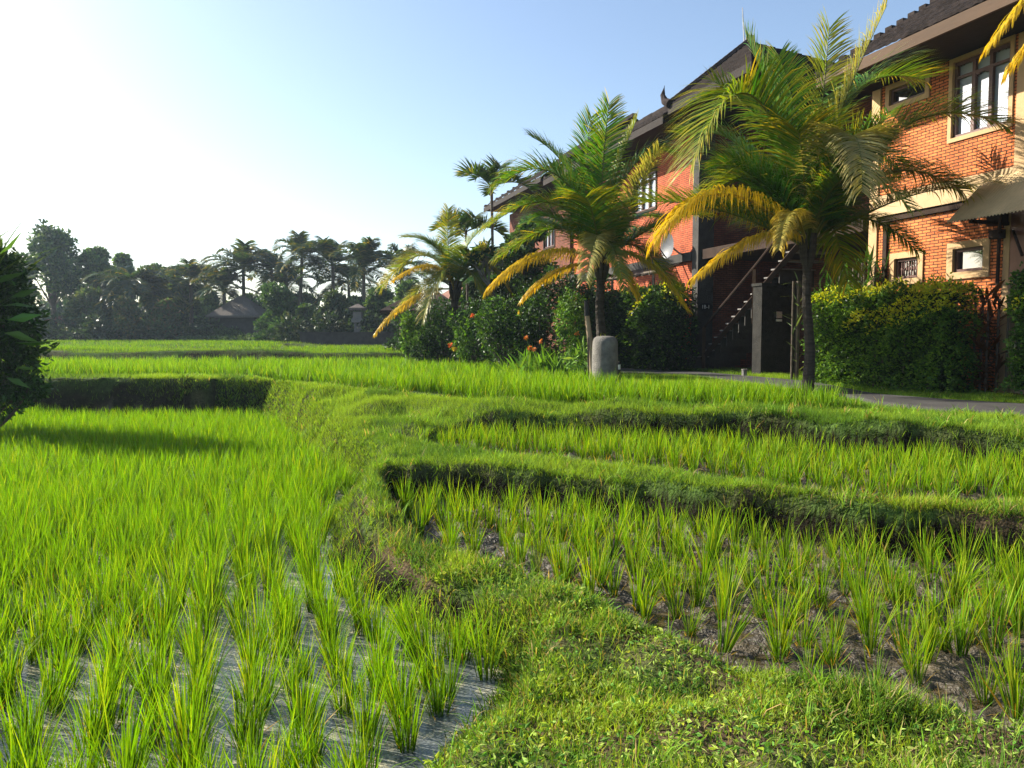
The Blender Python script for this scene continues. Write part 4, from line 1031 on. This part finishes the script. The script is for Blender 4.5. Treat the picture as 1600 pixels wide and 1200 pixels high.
# ------------------------------------------------------------------ hedges
def hedge(label, sa, sb, oa, ob, z0, z1, n, leaf, cols, probs, yellow=0, group=None, name="hedge"):
    e = hempty(name, (sa + sb) / 2, (oa + ob) / 2, z0, label=label, cat="hedge", group=group)
    hs, ho, hz = abs(sb - sa) / 2, abs(ob - oa) / 2, (z1 - z0)
    areas = np.array([hs * hz, hs * hz * .4, ho * hz, ho * hz, hs * ho]); f = rng.choice(5, n, p=areas / areas.sum())
    u, v = rng.uniform(-1, 1, n), rng.uniform(0, 1, n)
    P = np.zeros((n, 3)); Nn = np.zeros((n, 3))
    for k, (a, nn) in enumerate([((1, None, 'z'), (0, 1, 0)), ((1, None, 'z'), (0, -1, 0)), ((0, 1, 'z'), (1, 0, 0)), ((0, 1, 'z'), (-1, 0, 0)), ((1, 1, 't'), (0, 0, 1))]):
        m = f == k; Nn[m] = nn
        if k < 2: P[m] = np.stack([u[m] * hs, np.full(m.sum(), ho if k == 0 else -ho), v[m] * hz], 1)
        elif k < 4: P[m] = np.stack([np.full(m.sum(), hs if k == 2 else -hs), u[m] * ho, v[m] * hz], 1)
        else: P[m] = np.stack([u[m] * hs, (v[m] * 2 - 1) * ho, np.full(m.sum(), hz)], 1)
    bump = n3(P, 2.3, 33) * .38 + n3(P, 7, 34) * .14 + rng.normal(0, .035, n) - .04
    P = P + Nn * bump[:, None]; P[:, 2] += rng.random(n) ** 8 * .14 * (P[:, 2] > hz * .85)
    # rounded shoulders
    sh = np.clip((P[:, 2] - hz * .82) / (hz * .2), 0, 1) ** 2; P[:, 1] *= 1 - .22 * sh; P[:, 0] *= 1 - .04 * sh
    D = Nn * .9 + rng.normal(0, .6, (n, 3)) + [0, 0, .15]
    ck = rng.choice(len(cols), n, p=np.array(probs) / np.sum(probs)); col = np.array(cols)[ck] * rng.uniform(.7, 1.3, (n, 1))
    if yellow:
        yy = (n3(P, 1.6, 44) * 2.2 + 1.3 * (P[:, 2] / hz - .85) + rng.uniform(-.25, .25, n)) > (.42 - yellow)
        col = np.where(yy[:, None], jit((.55, .56, .03), n, .25), col)
    b = MB(); L = leaf * rng.uniform(.7, 1.3, n); b.add(*leaves(P, D, L, L * .55, col)); b.build("foliage", M_leaf, e)
    s = MB()
    for i in range(int(hs * 14)):
        x = rng.uniform(-hs * .9, hs * .9); y = rng.uniform(-ho * .6, ho * .6)
        s.tube([(x, y, -.1), (x + rng.normal(0, .08), y, hz * .5), (x + rng.normal(0, .15), y + rng.normal(0, .1), hz * .92)], [.02, .014, .005], 6)
    s.build("stem", M_wood, e)
    c = MB(); c.box((-hs * .9, -ho * .45, .12), (hs * .9, ho * .45, hz * .86)); 
    # twiggy interior mass
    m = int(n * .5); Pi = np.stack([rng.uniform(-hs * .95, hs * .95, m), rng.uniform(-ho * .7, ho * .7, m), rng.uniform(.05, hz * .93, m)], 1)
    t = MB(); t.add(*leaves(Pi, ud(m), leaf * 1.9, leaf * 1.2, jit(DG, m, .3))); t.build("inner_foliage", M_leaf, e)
    return e
sA1, sA2 = pw(1506, 600, 1.3)[0] + .38, pw(1283, 600, .95)[0]
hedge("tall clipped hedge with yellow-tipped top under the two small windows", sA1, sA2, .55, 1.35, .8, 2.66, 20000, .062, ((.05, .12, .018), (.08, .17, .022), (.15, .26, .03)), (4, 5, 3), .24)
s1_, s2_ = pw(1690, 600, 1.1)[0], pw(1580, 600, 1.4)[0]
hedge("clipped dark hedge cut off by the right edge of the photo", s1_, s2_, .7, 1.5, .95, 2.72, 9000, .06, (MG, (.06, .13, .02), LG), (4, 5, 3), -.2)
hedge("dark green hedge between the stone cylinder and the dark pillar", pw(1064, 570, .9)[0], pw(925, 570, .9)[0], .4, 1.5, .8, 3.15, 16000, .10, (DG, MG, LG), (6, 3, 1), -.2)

# ------------------------------------------------------------------ shrub border, left to right
def sb(px, pyb, Y): p = aty(px, pyb, Y); return (p[0], p[1], .8)
shrub("shrub", "slim light green shrub at the left end of the shrub border", "shrub", sb(640, 560, 25.0), .28, 1.75, 900, .14, (MG, LG, (.16, .27, .04)), (2, 5, 3))
shrub("shrub", "low pale green bush with a yellow flower spray, beside the slim shrub", "shrub", sb(663, 560, 24.6), .55, 1.25, 1800, .11, (MG, LG, BG), (4, 4, 2), [(.3, .45, (.75, .55, .05), 40, .09)])
shrub("shrub", "dark rounded bush below the smallest yellowing palm", "shrub", sb(696, 560, 23.8), .95, 1.85, 4200, .11, (DG, MG, LG), (5, 4, 1.5))
shrub("shrub", "light green bush dotted with orange and yellow flowers", "shrub", sb(737, 565, 22.6), .75, 1.75, 3200, .11, (MG, LG, DG), (4, 5, 2),
      [(-.6, .35, (.75, .55, .05), 40, .08), (.1, .9, (.7, .14, .03), 14, .08), (-.75, .42, (.7, .14, .03), 12, .08)])
shrub("shrub", "leafy bush with yellow blossoms near its top, left of the tall dark bush", "shrub", sb(790, 570, 20.8), .85, 2.15, 4200, .10, (DG, MG, LG), (3, 5, 3), [(.45, .72, (.8, .65, .06), 60, .07)])
shrub("shrub", "tall dark dense bush behind the orange-flowered lilies", "shrub", sb(845, 570, 20.5), 1.05, 2.7, 6500, .10, (DG, MG, LG), (6, 4, 1))
shrub("shrub", "upright light green bush touching the pale wooden stake", "shrub", sb(893, 575, 18.5), .45, 2.1, 2600, .09, (MG, LG, (.15, .26, .04)), (3, 5, 2), [(.2, .5, (.7, .25, .04), 14, .06)])
shrub("shrub", "broad-leaved plant with long pale leaves at the foot of the wooden stake", "shrub", sb(912, 585, 15.7), .22, .85, 190, .24, (LG, MG, (.2, .32, .07)), (5, 3, 3), aspect=.22, nb=3)
shrub("shrub", "tall shaded bush in front of the red wall, right of the upright bush", "shrub", sb(915, 575, 22.5), .8, 2.9, 5200, .11, (DG, MG), (5, 3))
for j, (px, Y, r_, h_) in enumerate([(760, 27, 1.12, 2.7), (700, 30, 1.8, 2.4), (655, 33, 1.5, 2.0), (800, 25, 1.3, 3.0)]):
    shrub("shrub", ["dark bush in shade behind the flowering border bushes", "shaded dark bush under the smallest yellowing palm's crown", "dark low bush beside the far pavilion roof", "dark high bush behind the yellow-blossomed bush"][j], "shrub", sb(px, 560, Y), r_, h_, 3600, .16, (DG, MG), (5, 3))

def strap_plant(name, label, cat, base, n, L, W, col, spread=.3, lean=(.2, 1.1), curve=.9, flowers=0, fcol=(.6, .2, .04), ht=0, mat=None, seg=6):
    base = np.array(base, float); e = empty(name, base, label=label, cat=cat); b = MB()
    P = np.stack([rng.normal(0, spread, n), rng.normal(0, spread, n), np.full(n, 0.) + rng.uniform(0, ht, n)], 1)
    cc = jit(col, n, .35)
    b.add(*blades(P, L * rng.uniform(.6, 1.1, n), W * rng.uniform(.7, 1.2, n), rng.uniform(0, 6.28, n), rng.uniform(*lean, n), rng.uniform(.2, curve, n), seg, cc * .7, cc))
    b.build("foliage", mat or M_grass, e)
    if ht:
        s = MB()
        for i in range(6): a = P[i]; s.tube([(a[0], a[1], 0), (a[0], a[1], ht)], .02, 6)
        s.build("stem", M_wood, e)
    for i in range(flowers):
        a = rng.uniform(0, 6.28); q = np.array([math.cos(a) * spread * 1.2, -abs(math.sin(a)) * spread * 1.2, L * rng.uniform(.8, 1.15)])
        f = MB(); f.tube([(q[0] * .5, q[1] * .5, 0), q], .008, 6, (.1, .18, .03)); f.build('stem', M_leaf, e); f = MB(); f.add(*leaves(np.tile(q, (14, 1)), ud(14), .07, .05, jit(fcol, 14, .2))); f.build("flower", M_petal, e)
    return e
strap_plant("canna_lily", "orange-flowered lily clump with long strap leaves left of the stone cylinder", "lily", sb(858, 580, 16.8), 170, .85, .075, (.11, .23, .03), .42, (.1, .9), 1.0, 5)
strap_plant("lady_palm", "spiky fan-leaved lady palm behind the hedge, right of the largest palm's trunk", "palm shrub", (*wpt(pw(1318, 500, .6)[0], .45, 0)[:2], .8), 300, .62, .045, (.05, .12, .02), .36, (.2, 1.5), .7, ht=2.35)
strap_plant("lady_palm", "second lady palm with a paler spiky top against the dark recess", "palm shrub", (*wpt(pw(1352, 500, .3)[0], .2, 0)[:2], .8), 200, .55, .04, (.06, .13, .03), .22, (.2, 1.4), .7, ht=2.5)
strap_plant("cordyline", "dark red-leaved cordyline with a yellow-green tip in front of the house corner", "plant", (*wpt(pw(1545, 560, .5)[0], .5, 0)[:2], .8), 110, .42, .07, (.10, .05, .02), .12, (.3, 1.4), .6, ht=1.6)
strap_plant("dracaena", "thin pale spiky dracaena beside the largest palm's trunk", "plant", (*wpt(pw(1243, 560, .8)[0], .8, 0)[:2], .8), 26, .5, .035, (.14, .2, .09), .04, (.3, 1.4), .5, ht=2.2)
for px, py, lab in ((1590, 612, "small dark strap-leaved plant at the path's edge by the right hedge"), (1482, 610, "low yellow-leaved plant at the foot of the yellow-tipped hedge")):
    p = at(px, py, .8); strap_plant("border_plant", lab, "plant", (p[0], p[1] + .2, .78), 40, .45, .04, (.12, .16, .03), .12, (.1, 1.2), .9)

# frangipani with bare grey limbs and yellow flower heads
def frangipani(base, label):
    base = np.array(base, float); e = empty("frangipani_tree", base, label=label, cat="tree"); b = MB(); tips = []
    def br(p, d, l, r, k):
        q = p + d * l; m = (p + q) / 2 + rng.normal(0, .05, 3); b.tube([p, m, q], [r, r * .85, r * .7], 6)
        if k == 0: tips.append(q); return
        for i in range(rng.integers(2, 4)):
            dd = d + rng.normal(0, .45, 3); dd[2] = abs(dd[2]) * .9 + .2; br(q, dd / np.linalg.norm(dd), l * .72, r * .68, k - 1)
    br(np.zeros(3), np.array([.05, 0, 1.]), 1.3, .09, 4); b.build("trunk", M_concrete, e)
    c = MB(); T = np.array(tips)
    for t in T:
        n = 9; D = ud(n); D[:, 2] = D[:, 2] * .5 + .15; c.add(*leaves(np.tile(t, (n, 1)), D, .32 * rng.uniform(.8, 1.2, n), .085, jit(MG, n, .4)))
    c.build("crown", M_leaf, e)
    for t in T[rng.choice(len(T), 9, replace=False)]:
        f = MB(); f.add(*leaves(t + [0, 0, .12] + rng.normal(0, .06, (34, 3)), ud(34), .10, .08, jit((.62, .52, .10), 34, .15))); f.build("flower", M_petal, e)
frangipani(sb(768, 560, 23.5), "frangipani tree with grey forked limbs and pale yellow flower heads")

# ------------------------------------------------------------------ stone cylinder, stake, lamp
p = aty(945, 600, 14.0); cy = empty("stone_cylinder", (p[0], p[1], .78), label="knee-to-waist high grey stone cylinder with rounded top in front of the palm", cat="stone post")
b = MB(); prof = [(.0, .225), (.2, .235), (.5, .24), (.8, .232), (.90, .225), (.95, .205), (.985, .16), (.995, .06), (.996, .004)]
z = np.array([q[0] for q in prof]); r = np.array([q[1] for q in prof]); zi = np.linspace(0, 1, 40) ** .7; b.tube([(0, 0, q) for q in np.r_[np.linspace(0, .88, 20), z[4:]]], np.r_[np.interp(np.linspace(0, .88, 20), z, r), r[4:]], 28, cap=False)
b.build("cylinder", M_stone, cy, smooth=True)
p = aty(944, 600, 14.6); strap_plant("succulent", "small yellow-green plant showing just above the stone cylinder", "plant", (p[0], p[1], .8), 40, .22, .03, (.22, .26, .04), .12, (.1, 1.2), .5, ht=.95)
p = aty(927, 590, 15.3); sk = empty("wooden_stake", (p[0], p[1], .78), label="pale leaning wooden stake propping the middle palm", cat="stake")
q = aty(917, 492, 15.3) - np.array([p[0], p[1], .78]); b = MB(); b.tube([(0, 0, -.1), q * .5 + [.02, 0, 0], q], [.065, .06, .05], 10); b.build("pole", M_stake, sk)
b = MB(); b.tube([q - [0, 0, .02], q + [-.01, 0, .28]], [.058, .05], 10); b.build("dark_wrap", M_black, sk)
p = aty(967, 590, 15.6); gl = empty("garden_light", (p[0], p[1], .8), label="short black and white garden light beside the stone cylinder", cat="garden light")
b = MB(); b.tube([(0, 0, 0), (0, 0, .30)], .035, 10); b.build("post", M_black, gl)
b = MB(); b.tube([(0, 0, .30), (0, 0, .40)], .032, 10); b.build("lens", M_white, gl)
b = MB(); b.tube([(0, 0, .40), (0, 0, .43), (0, 0, .46)], [.045, .045, .02], 10); b.build("cap", M_black, gl)
p = at(1163, 588, .84); gl = empty("path_stub", (p[0], p[1], .86), label="short grey stub post at the path edge below the stairs", cat="post")
b = MB(); b.tube([(0, 0, 0), (0, 0, .13)], .06, 10); b.build("post", M_concrete, gl); b = MB(); b.tube([(0, 0, .13), (0, 0, .15)], .068, 10); b.build("cap", M_concrete, gl)

# ------------------------------------------------------------------ big dark bush on the left
Yb = 12.5
p = aty(-48, 640, Yb); bz_ = empty("leafy_bush", (p[0], p[1], .3), label="big dark leafy bush with long blades at the left edge of the field", cat="bush")
o0 = np.array([p[0], p[1], .3])
def rel(px, py, dy=0): return aty(px - 10, py, Yb + dy) - o0
blobs = [(rel(-30, 470), (.85, .8, .95)), (rel(5, 430), (.5, .5, .45)), (rel(-10, 560), (.85, .7, .6)), (rel(35, 545), (.38, .4, .3)), (rel(20, 500), (.5, .5, .4)), (rel(-60, 600), (.8, .7, .5)), (rel(-90, 430), (.9, .9, .8)), (rel(20, 600), (.45, .45, .35)), (rel(55, 605), (.3, .3, .22)), (rel(-10, 625), (.6, .5, .3))]
b = MB(); b.add(*crown_leaves(blobs, 14000, .12, (DG, MG, (.04, .09, .02)), (5, 3, 2), shell=.35, aspect=.42)); b.build("foliage", M_leaf, bz_)
n = 300; b = MB(); P = rel(-25, 470) + np.stack([rng.uniform(-.5, .35, n), rng.uniform(-.4, .4, n), rng.uniform(-.4, .75, n)], 1)
cc = jit((.09, .15, .03), n, .4); b.add(*blades(P, rng.uniform(.5, .95, n), rng.uniform(.022, .045, n), rng.uniform(-1.2, 1.0, n), rng.uniform(.4, 1.3, n), rng.uniform(-.1, .7, n), 5, cc * .7, cc)); b.build("long_blades", M_leaf, bz_)
b = MB()
for (px, py, L_, a, el) in [(20, 500, .65, .1, .15), (10, 478, .7, -.2, .1), (25, 465, .5, .2, .3), (15, 520, .75, -.1, -.15), (30, 535, .7, .1, -.1), (0, 445, .6, .1, .5), (20, 590, .5, -.2, -.3), (5, 400, .6, .3, .7), (35, 575, .35, 0, 0)]:
    P = rel(px, py, -.4)[None]; L_ *= .9; D = np.array([[math.cos(a) * math.cos(el), math.sin(a) * math.cos(el), math.sin(el)]]); b.add(*leaves(P, D, L_, L_ * .24, jit((.07, .16, .03), 1, .3), fold=.15, curl=.15))
b.build("broad_leaf", M_leaf, bz_)
s = MB(); stems(s, (0, 0, -.3), [q[0] for q in blobs] * 2, .04); s.build("stem", M_wood, bz_)

# ------------------------------------------------------------------ tree line
def tree(name, label, px, top, wpx, Y, gz=1.3, n=4200, leaf=.34, cols=((.035, .075, .03), (.07, .13, .04), (.13, .20, .06)), probs=(3, 4, 3), low=.25, group=None, airy=.5, nb=12, cat="tree"):
    c = aty(px, top, Y); hgt = c[2] - gz; W = wpx / 1200. * Y / 2
    e = empty(name, (c[0], c[1], gz), label=label, cat=cat, group=group)
    blobs = []
    for i in range(nb):
        zf = low + (1 - low) * (i + .6) / nb; prof = math.sin(math.pi * min(1, .25 + .72 * (zf - low) / (1 - low))) ** .7
        a = rng.uniform(0, 6.28); rr = W * prof * rng.uniform(.1, .75); r = W * rng.uniform(.28, .5)
        blobs.append(((math.cos(a) * rr, math.sin(a) * rr, zf * hgt - r * .4), (r, r, r * .75)))
    b = MB(); b.add(*crown_leaves(blobs, int(n * 2.2), leaf * 1.1, cols, probs, shell=airy, aspect=.6, lump=.5)); b.build("crown", M_fleaf, e)
    s = MB(); s.tube([(0, 0, -.2), (.1, 0, hgt * .4), (0, 0, hgt * .8)], [max(.1, W * .07), W * .05 + .03, .03], 8)
    stems(s, (0, 0, hgt * .3), [q[0] for q in blobs], max(.05, W * .03)); s.build("trunk", M_wood, e)
    return e
tree("broadleaf_tree", "tallest airy broadleaf tree at the far left of the tree line", 78, 352, 115, 64, n=2600, leaf=.32, airy=.2, nb=13, low=.52)
tree("broadleaf_tree", "leafy tree just right of the tallest airy one", 150, 388, 80, 66, n=4200)
tree("broadleaf_tree", "rounded dark tree left of the fan-topped palms in the tree line", 190, 398, 60, 70, n=3400)
tree("broadleaf_tree", "far left tree partly behind the big dark bush", 30, 400, 90, 60, n=4200)
tree("broadleaf_tree", "mid-height greyish tree right of the rounded dark tree", 245, 415, 60, 70, n=3200)
tree("broadleaf_tree", "low spreading tree in front of the tall left trees", 140, 455, 75, 58, n=3600, leaf=.28, cols=((.05, .09, .03), (.09, .13, .04), (.13, .15, .05)))
tree("broadleaf_tree", "small yellowish tree in the middle of the left tree line", 200, 465, 50, 57, n=2600, leaf=.26, cols=((.06, .10, .03), (.13, .13, .04), (.2, .16, .05)), probs=(4, 3, 1.2))
tree("broadleaf_tree", "small open tree with slim trunk before the left wood", 262, 470, 50, 57, n=1900, leaf=.26, cols=((.05, .09, .03), (.09, .13, .04), (.16, .10, .05)))
tree("broadleaf_tree", "rounded dark green tree left of the thatched hut", 325, 455, 44, 60, n=3600, leaf=.25, low=.05)
tree("broadleaf_tree", "big round dark green tree right of the thatched hut", 432, 446, 86, 54, gz=1.2, n=7500, leaf=.24, low=.02, cols=((.035, .08, .02), (.055, .12, .025), (.09, .16, .035)))
tree("broadleaf_tree", "low dark tree beside the big round one", 480, 478, 46, 55, gz=1.2, n=2600, leaf=.26, low=.1)
tree("broadleaf_tree", "olive tree left of the stone shrine in the right tree line", 520, 458, 58, 52, gz=1.1, n=3600, leaf=.26, low=.05, cols=((.05, .09, .03), (.09, .12, .04), (.03, .06, .02)))
tree("broadleaf_tree", "dark tree right of the stone shrine", 595, 452, 66, 52, gz=1.1, n=4200, leaf=.26, low=.02)
tree("broadleaf_tree", "shadowy tree filling the gap behind the far pavilion roof", 640, 440, 70, 50, gz=1.1, n=4200, leaf=.28, low=.02)
tree("broadleaf_tree", "dim tree behind the stone shrine", 555, 466, 60, 58, gz=1.1, n=3400, leaf=.28, low=.02)
tree("broadleaf_tree", "dusky tree between the palms over the big round tree", 470, 462, 70, 66, gz=1.1, n=3400, leaf=.32, low=.1)
tree("broadleaf_tree", "dark tree behind the thatched hut's roof", 385, 462, 80, 68, gz=1.3, n=3600, leaf=.32, low=.1)
tree("broadleaf_tree", "dim tree behind the small open tree", 290, 440, 70, 66, gz=1.3, n=3400, leaf=.32, low=.1)
tree("broadleaf_tree", "dark leafy tree between the frangipani and the middle palm", 828, 345, 105, 26, gz=.8, n=2400, leaf=.2, cols=((.02, .05, .012), (.04, .09, .02), (.09, .16, .03)), low=.35)
tree("broadleaf_tree", "small dark tree behind the frangipani's grey limbs", 765, 395, 80, 29, gz=.8, n=2000, leaf=.2, cols=((.02, .05, .012), (.04, .09, .02), (.09, .16, .03)), low=.3)
def far_palm(label, px, py, Y, reach, gz=1.2, n=25, lean=0, nm="coconut_palm"):
    cw = aty(px, py, Y); base = np.array([cw[0] + lean, cw[1], gz]); e = empty(nm, base, label=label, cat="palm tree", group="tall palms of the far tree line"); c = cw - base
    palm_trunk(e, [(0, 0, -.1), (-lean * .3, 0, c[2] * .5), c], [.19, .14, .12], M_wood, rings=False)
    b = MB()
    for i in range(n):
        a = rng.uniform(0, 6.28); el = rng.uniform(-.25, 1.35); l = reach * 1.3 * rng.uniform(.85, 1.15)
        d = np.array([math.cos(a) * math.cos(el), math.sin(a) * math.cos(el), math.sin(el)])
        T_ = c + np.array([d[0], d[1], 0]) * l * 1.0 + np.array([0, 0, l * (d[2] * .95 - .42)])
        frond(b, c, c + d * l * .65, T_, l * .26, 30, -.1, .6, w=.10, seg=3, rr=.035, green=(.028, .065, .02))
    b.build("crown", M_palm, e); return e
for px, py, Y, r_, ln, lab in [(380, 420, 62, 2.5, 0, "left palm of the row above the thatched hut's roof"), (424, 423, 63, 2.4, .3, "palm standing directly over the big round tree"),
        (472, 402, 62, 2.5, -.3, "tallest palm of the far tree line with a bare slim trunk"), (520, 415, 60, 2.6, 0, "dense-headed palm right of the tallest far palm"), (568, 416, 58, 2.5, 0, "palm with a dark straight trunk behind the stone shrine"),
        (626, 418, 60, 2.3, .2, "far palm half behind the smallest yellowing palm"), (298, 440, 64, 2.4, 0, "drooping palm at the left of the sky gap"), (322, 448, 68, 2.2, .2, "smaller palm at the right edge of the sky gap's left side"),
        (272, 445, 68, 2.2, 0, "palm crown between the greyish tree and the drooping palm"), (205, 440, 60, 2.4, 0, "broad green palm in the middle of the left wood"), (448, 445, 66, 2.2, 0, "low palm head tucked between taller palms over the round tree"), (545, 440, 64, 2.3, 0, "low palm head between the two right-hand tall palms"), (350, 452, 60, 2.0, 0, "low palm crown over the left eave of the thatched hut"), (240, 455, 62, 2.0, 0, "low palm before the greyish tree")]:
    far_palm(lab, px, py, Y, r_, lean=ln)
bw = MB()
blobs = [((xF(px, 78), 78 + rng.uniform(-3, 3), rng.uniform(1.6, 3.2)), (3.4, 2.5, rng.uniform(1.8, 3.2))) for px in np.arange(-250, 760, 38)]
bw.add(*crown_leaves(blobs, 42000, .55, ((.03, .06, .025), (.05, .085, .03), (.07, .11, .035)), (4, 4, 2), shell=.3, aspect=.6))
tag(bw.build("distant_wood", M_fleaf), "hazy mass of distant wood closing the view behind the tree line", "wood", kind='stuff')
us = MB()
blobs = [((xF(px, 57) , 57 + rng.uniform(-1, 2), 1.3 + rng.uniform(.2, 1.0)), (1.1, .9, rng.uniform(.5, 1.3))) for px in np.arange(-60, 330, 15)] + \
        [((xF(px, 50) , 50 + rng.uniform(-1, 2), 1.1 + rng.uniform(.2, 1.0)), (1.1, .9, rng.uniform(.6, 1.6))) for px in np.arange(460, 650, 13)]
us.add(*crown_leaves(blobs, 24000, .34, ((.03, .055, .02), (.05, .085, .03), (.09, .10, .04)), (5, 4, 1.2), shell=.3, aspect=.5))
tag(us.build("undergrowth", M_fleaf), "dark tangled undergrowth along the foot of the tree line", "undergrowth", kind='stuff')

def low_hedge(label, px0, px1, Y, z0, h, n, cols=((.04, .08, .02), (.08, .14, .03))):
    x0, x1 = xF(px0, Y), xF(px1, Y); e = empty("hedge", ((x0 + x1) / 2, Y, z0), label=label, cat="hedge"); L = (x1 - x0) / 2
    b = MB(); blobs = [((x, 0, h * .5), (.6, .5, h * rng.uniform(.45, .62))) for x in np.arange(-L, L + .1, .55)]
    b.add(*crown_leaves(blobs, n, .16, cols, (5, 4), shell=.4)); b.build("foliage", M_fleaf, e)
    s = MB(); stems(s, (0, 0, 0), [q[0] for q in blobs], .03); s.build("stem", M_wood, e)
low_hedge("clipped dark hedge with lit top before the thatched hut", 298, 372, 58, 1.45, 1.05, 3600); low_hedge("lower hedge running from the hut to the big round tree", 372, 415, 57, 1.4, .6, 2000)
low_hedge("pale ground-hugging hedge at the far field's edge below the dark hedge", 285, 405, 56, 1.4, .4, 2200, ((.07, .12, .04), (.12, .18, .05)))

# thatched hut, far pavilion, shrine, garden walls
def hip_roof(b, cx, cy, z0, hx, hy, h, ridge=0., m=0):
    V = [(cx - hx, cy - hy, z0), (cx + hx, cy - hy, z0), (cx + hx, cy + hy, z0), (cx - hx, cy + hy, z0), (cx - ridge, cy, z0 + h), (cx + ridge, cy, z0 + h)]
    b.add(V, [[0, 1, 5, 4], [1, 2, 5, 5], [2, 3, 4, 5], [3, 0, 4, 4]][:1] + [[2, 3, 4, 5]] + [[1, 2, 5, 5]][:0], (1, 1, 1), m)
    mid1 = ((np.array(V[1]) + np.array(V[2])) / 2); mid2 = ((np.array(V[3]) + np.array(V[0])) / 2)
    b.add([V[1], mid1, V[2], V[5]], [[0, 1, 2, 3]]); b.add([V[3], mid2, V[0], V[4]], [[0, 1, 2, 3]])
    b.box((cx - hx, cy - hy, z0 - .14), (cx + hx, cy + hy, z0 - .002))
Yh = 60; c = aty(378, 494, Yh); ht = empty("thatched_hut", (c[0], Yh, 1.3), label="thatched hut with a steep grey roof among the far trees", cat="hut")
b = MB(); hip_roof(b, 0, 0, c[2] - 1.3, 2.0, 2.0, 1.55, .25); b.build("roof", M_thatch, ht)
b = MB(); b.box((-1.5, -1.5, 0), (1.5, 1.5, c[2] - 1.45)); b.build("wall", M_concrete_d, ht)
b = MB(); b.box((-.35, -1.53, .05), (.35, -1.502, 1.15)); b.build("door", M_dwood, ht)
for x in (-1.8, 1.8): b = MB(); b.tube([(x, -1.8, 0), (x, -1.8, c[2] - 1.45)], .07, 6); b.build("post", M_wood, ht)
b = MB(); b.tube([(-.05, -.35, c[2] + .25 - 1.3 + .75), (.15, -1.1, c[2] - 1.3 + .7)], .05, 6); b.build("roof_strip", M_stake, ht)
Yp = 37; c = aty(650, 487, Yp); pv = empty("pavilion", (c[0] + .4, Yp, .95), label="dark-roofed low pavilion behind the smallest yellowing palm", cat="pavilion")
b = MB(); hip_roof(b, .15, 0, c[2] - .95, 1.95, 2.0, 1.1, .3); b.build("roof", M_dwood, pv)
for x in (-.9, -.2, 1.7): b = MB(); b.tube([(x, -1.6, 0), (x, -1.6, c[2] - 1.1)], .07, 6); b.build("post", M_stake, pv)
b = MB(); b.box((-1.5, .5, 0), (1.8, .65, c[2] - 1.1)); b.build("back_wall", M_concrete_d, pv)
c = aty(649, 525, 33); q = empty("white_cabinet", (c[0], 33, .9), label="small white standing cabinet with a flat cap by the pavilion posts", cat="cabinet")
zt_ = aty(649, 506, 33)[2] - .9
b = MB(); b.box((-.17, -.15, 0), (.17, .15, zt_)); b.build("body", M_white, q); b = MB(); b.box((-.24, -.2, zt_ + .002), (.24, .2, zt_ + .07)); b.build("cap", M_white, q)
Ys = 50; c = aty(559, 478, Ys); q = empty("stone_shrine", (c[0], Ys, 1.1), label="small stone shrine tower among the right-hand far trees", cat="shrine"); zt_ = c[2] - 1.1
b = MB(); b.box((-.38, -.38, 0), (.38, .38, zt_ * .25)); b.box((-.22, -.22, zt_ * .25 + .002), (.22, .22, zt_ * .6)); b.box((-.36, -.36, zt_ * .6 + .002), (.36, .36, zt_ * .7)); b.box((-.26, -.26, zt_ * .7 + .002), (.26, .26, zt_ * .86)); b.build("tower", M_concrete, q)
b = MB(); hip_roof(b, 0, 0, zt_ * .95, .5, .5, zt_ * .1, .04); b.build("roof", M_thatch, q)
def gwall(label, px0, px1, Y, z0, h):
    x0, x1 = xF(px0, Y), xF(px1, Y); e = empty("garden_wall", ((x0 + x1) / 2, Y, z0), label=label, cat="wall"); L = (x1 - x0) / 2
    b = MB(); b.box((-L, -.12, -.2), (L, .12, h)); b.build("wall", M_concrete_d, e); b = MB(); b.box((-L - .03, -.17, h + .002), (L + .03, .17, h + .09)); b.build("coping", M_concrete_d, e)
gwall("long low dark garden wall at the far left edge of the fields", 60, 166, 57.5, 1.5, .75); gwall("grey garden wall behind the small open tree", 205, 300, 60, 1.45, 1.0); gwall("dark wall at the foot of the right-hand far trees", 470, 625, 48.5, 1.0, 1.0)
Yl = 58; c = aty(105, 498, Yl); q = empty("open_shed", (c[0], Yl + 2, 1.5), label="low dark-roofed shed behind the far left garden wall", cat="shed")
b = MB(); hip_roof(b, 0, 0, 1.45, 2.4, 1.4, .7, 1.0); b.build("roof", M_tile_r, q)
for x in (-2.1, -.7, .7, 2.1): b = MB(); b.tube([(x, -1.2, -.2), (x, -1.2, 1.3)], .07, 6); b.build("post", M_wood, q)
b = MB(); b.box((-2.1, .9, -.2), (2.1, 1.0, 1.3)); b.build("back_wall", M_dwood, q)

# ------------------------------------------------------------------ haze
HZ = 0.00045
me = bpy.data.meshes.new("haze"); x0, x1, y0, y1, z0, z1 = -420, 420, -140, 420, -1.3, 14.0
me.from_pydata([(x0, y0, z0), (x1, y0, z0), (x1, y1, z0), (x0, y1, z0), (x0, y0, z1), (x1, y0, z1), (x1, y1, z1), (x0, y1, z1)], [], [(0, 3, 2, 1), (4, 5, 6, 7), (0, 1, 5, 4), (1, 2, 6, 5), (2, 3, 7, 6), (3, 0, 4, 7)])
m, nt, N, L, out = nodes("haze_air"); pv_ = N("ShaderNodeVolumePrincipled"); pv_.inputs['Color'].default_value = (.66, .82, 1, 1); pv_.inputs['Density'].default_value = HZ; pv_.inputs['Anisotropy'].default_value = .35
L(pv_.outputs[0], out.inputs['Volume']); me.materials.append(m)
hz = bpy.data.objects.new("haze", me); COL.objects.link(hz); tag(hz, "thin pale morning haze over the fields", "haze", kind='stuff')
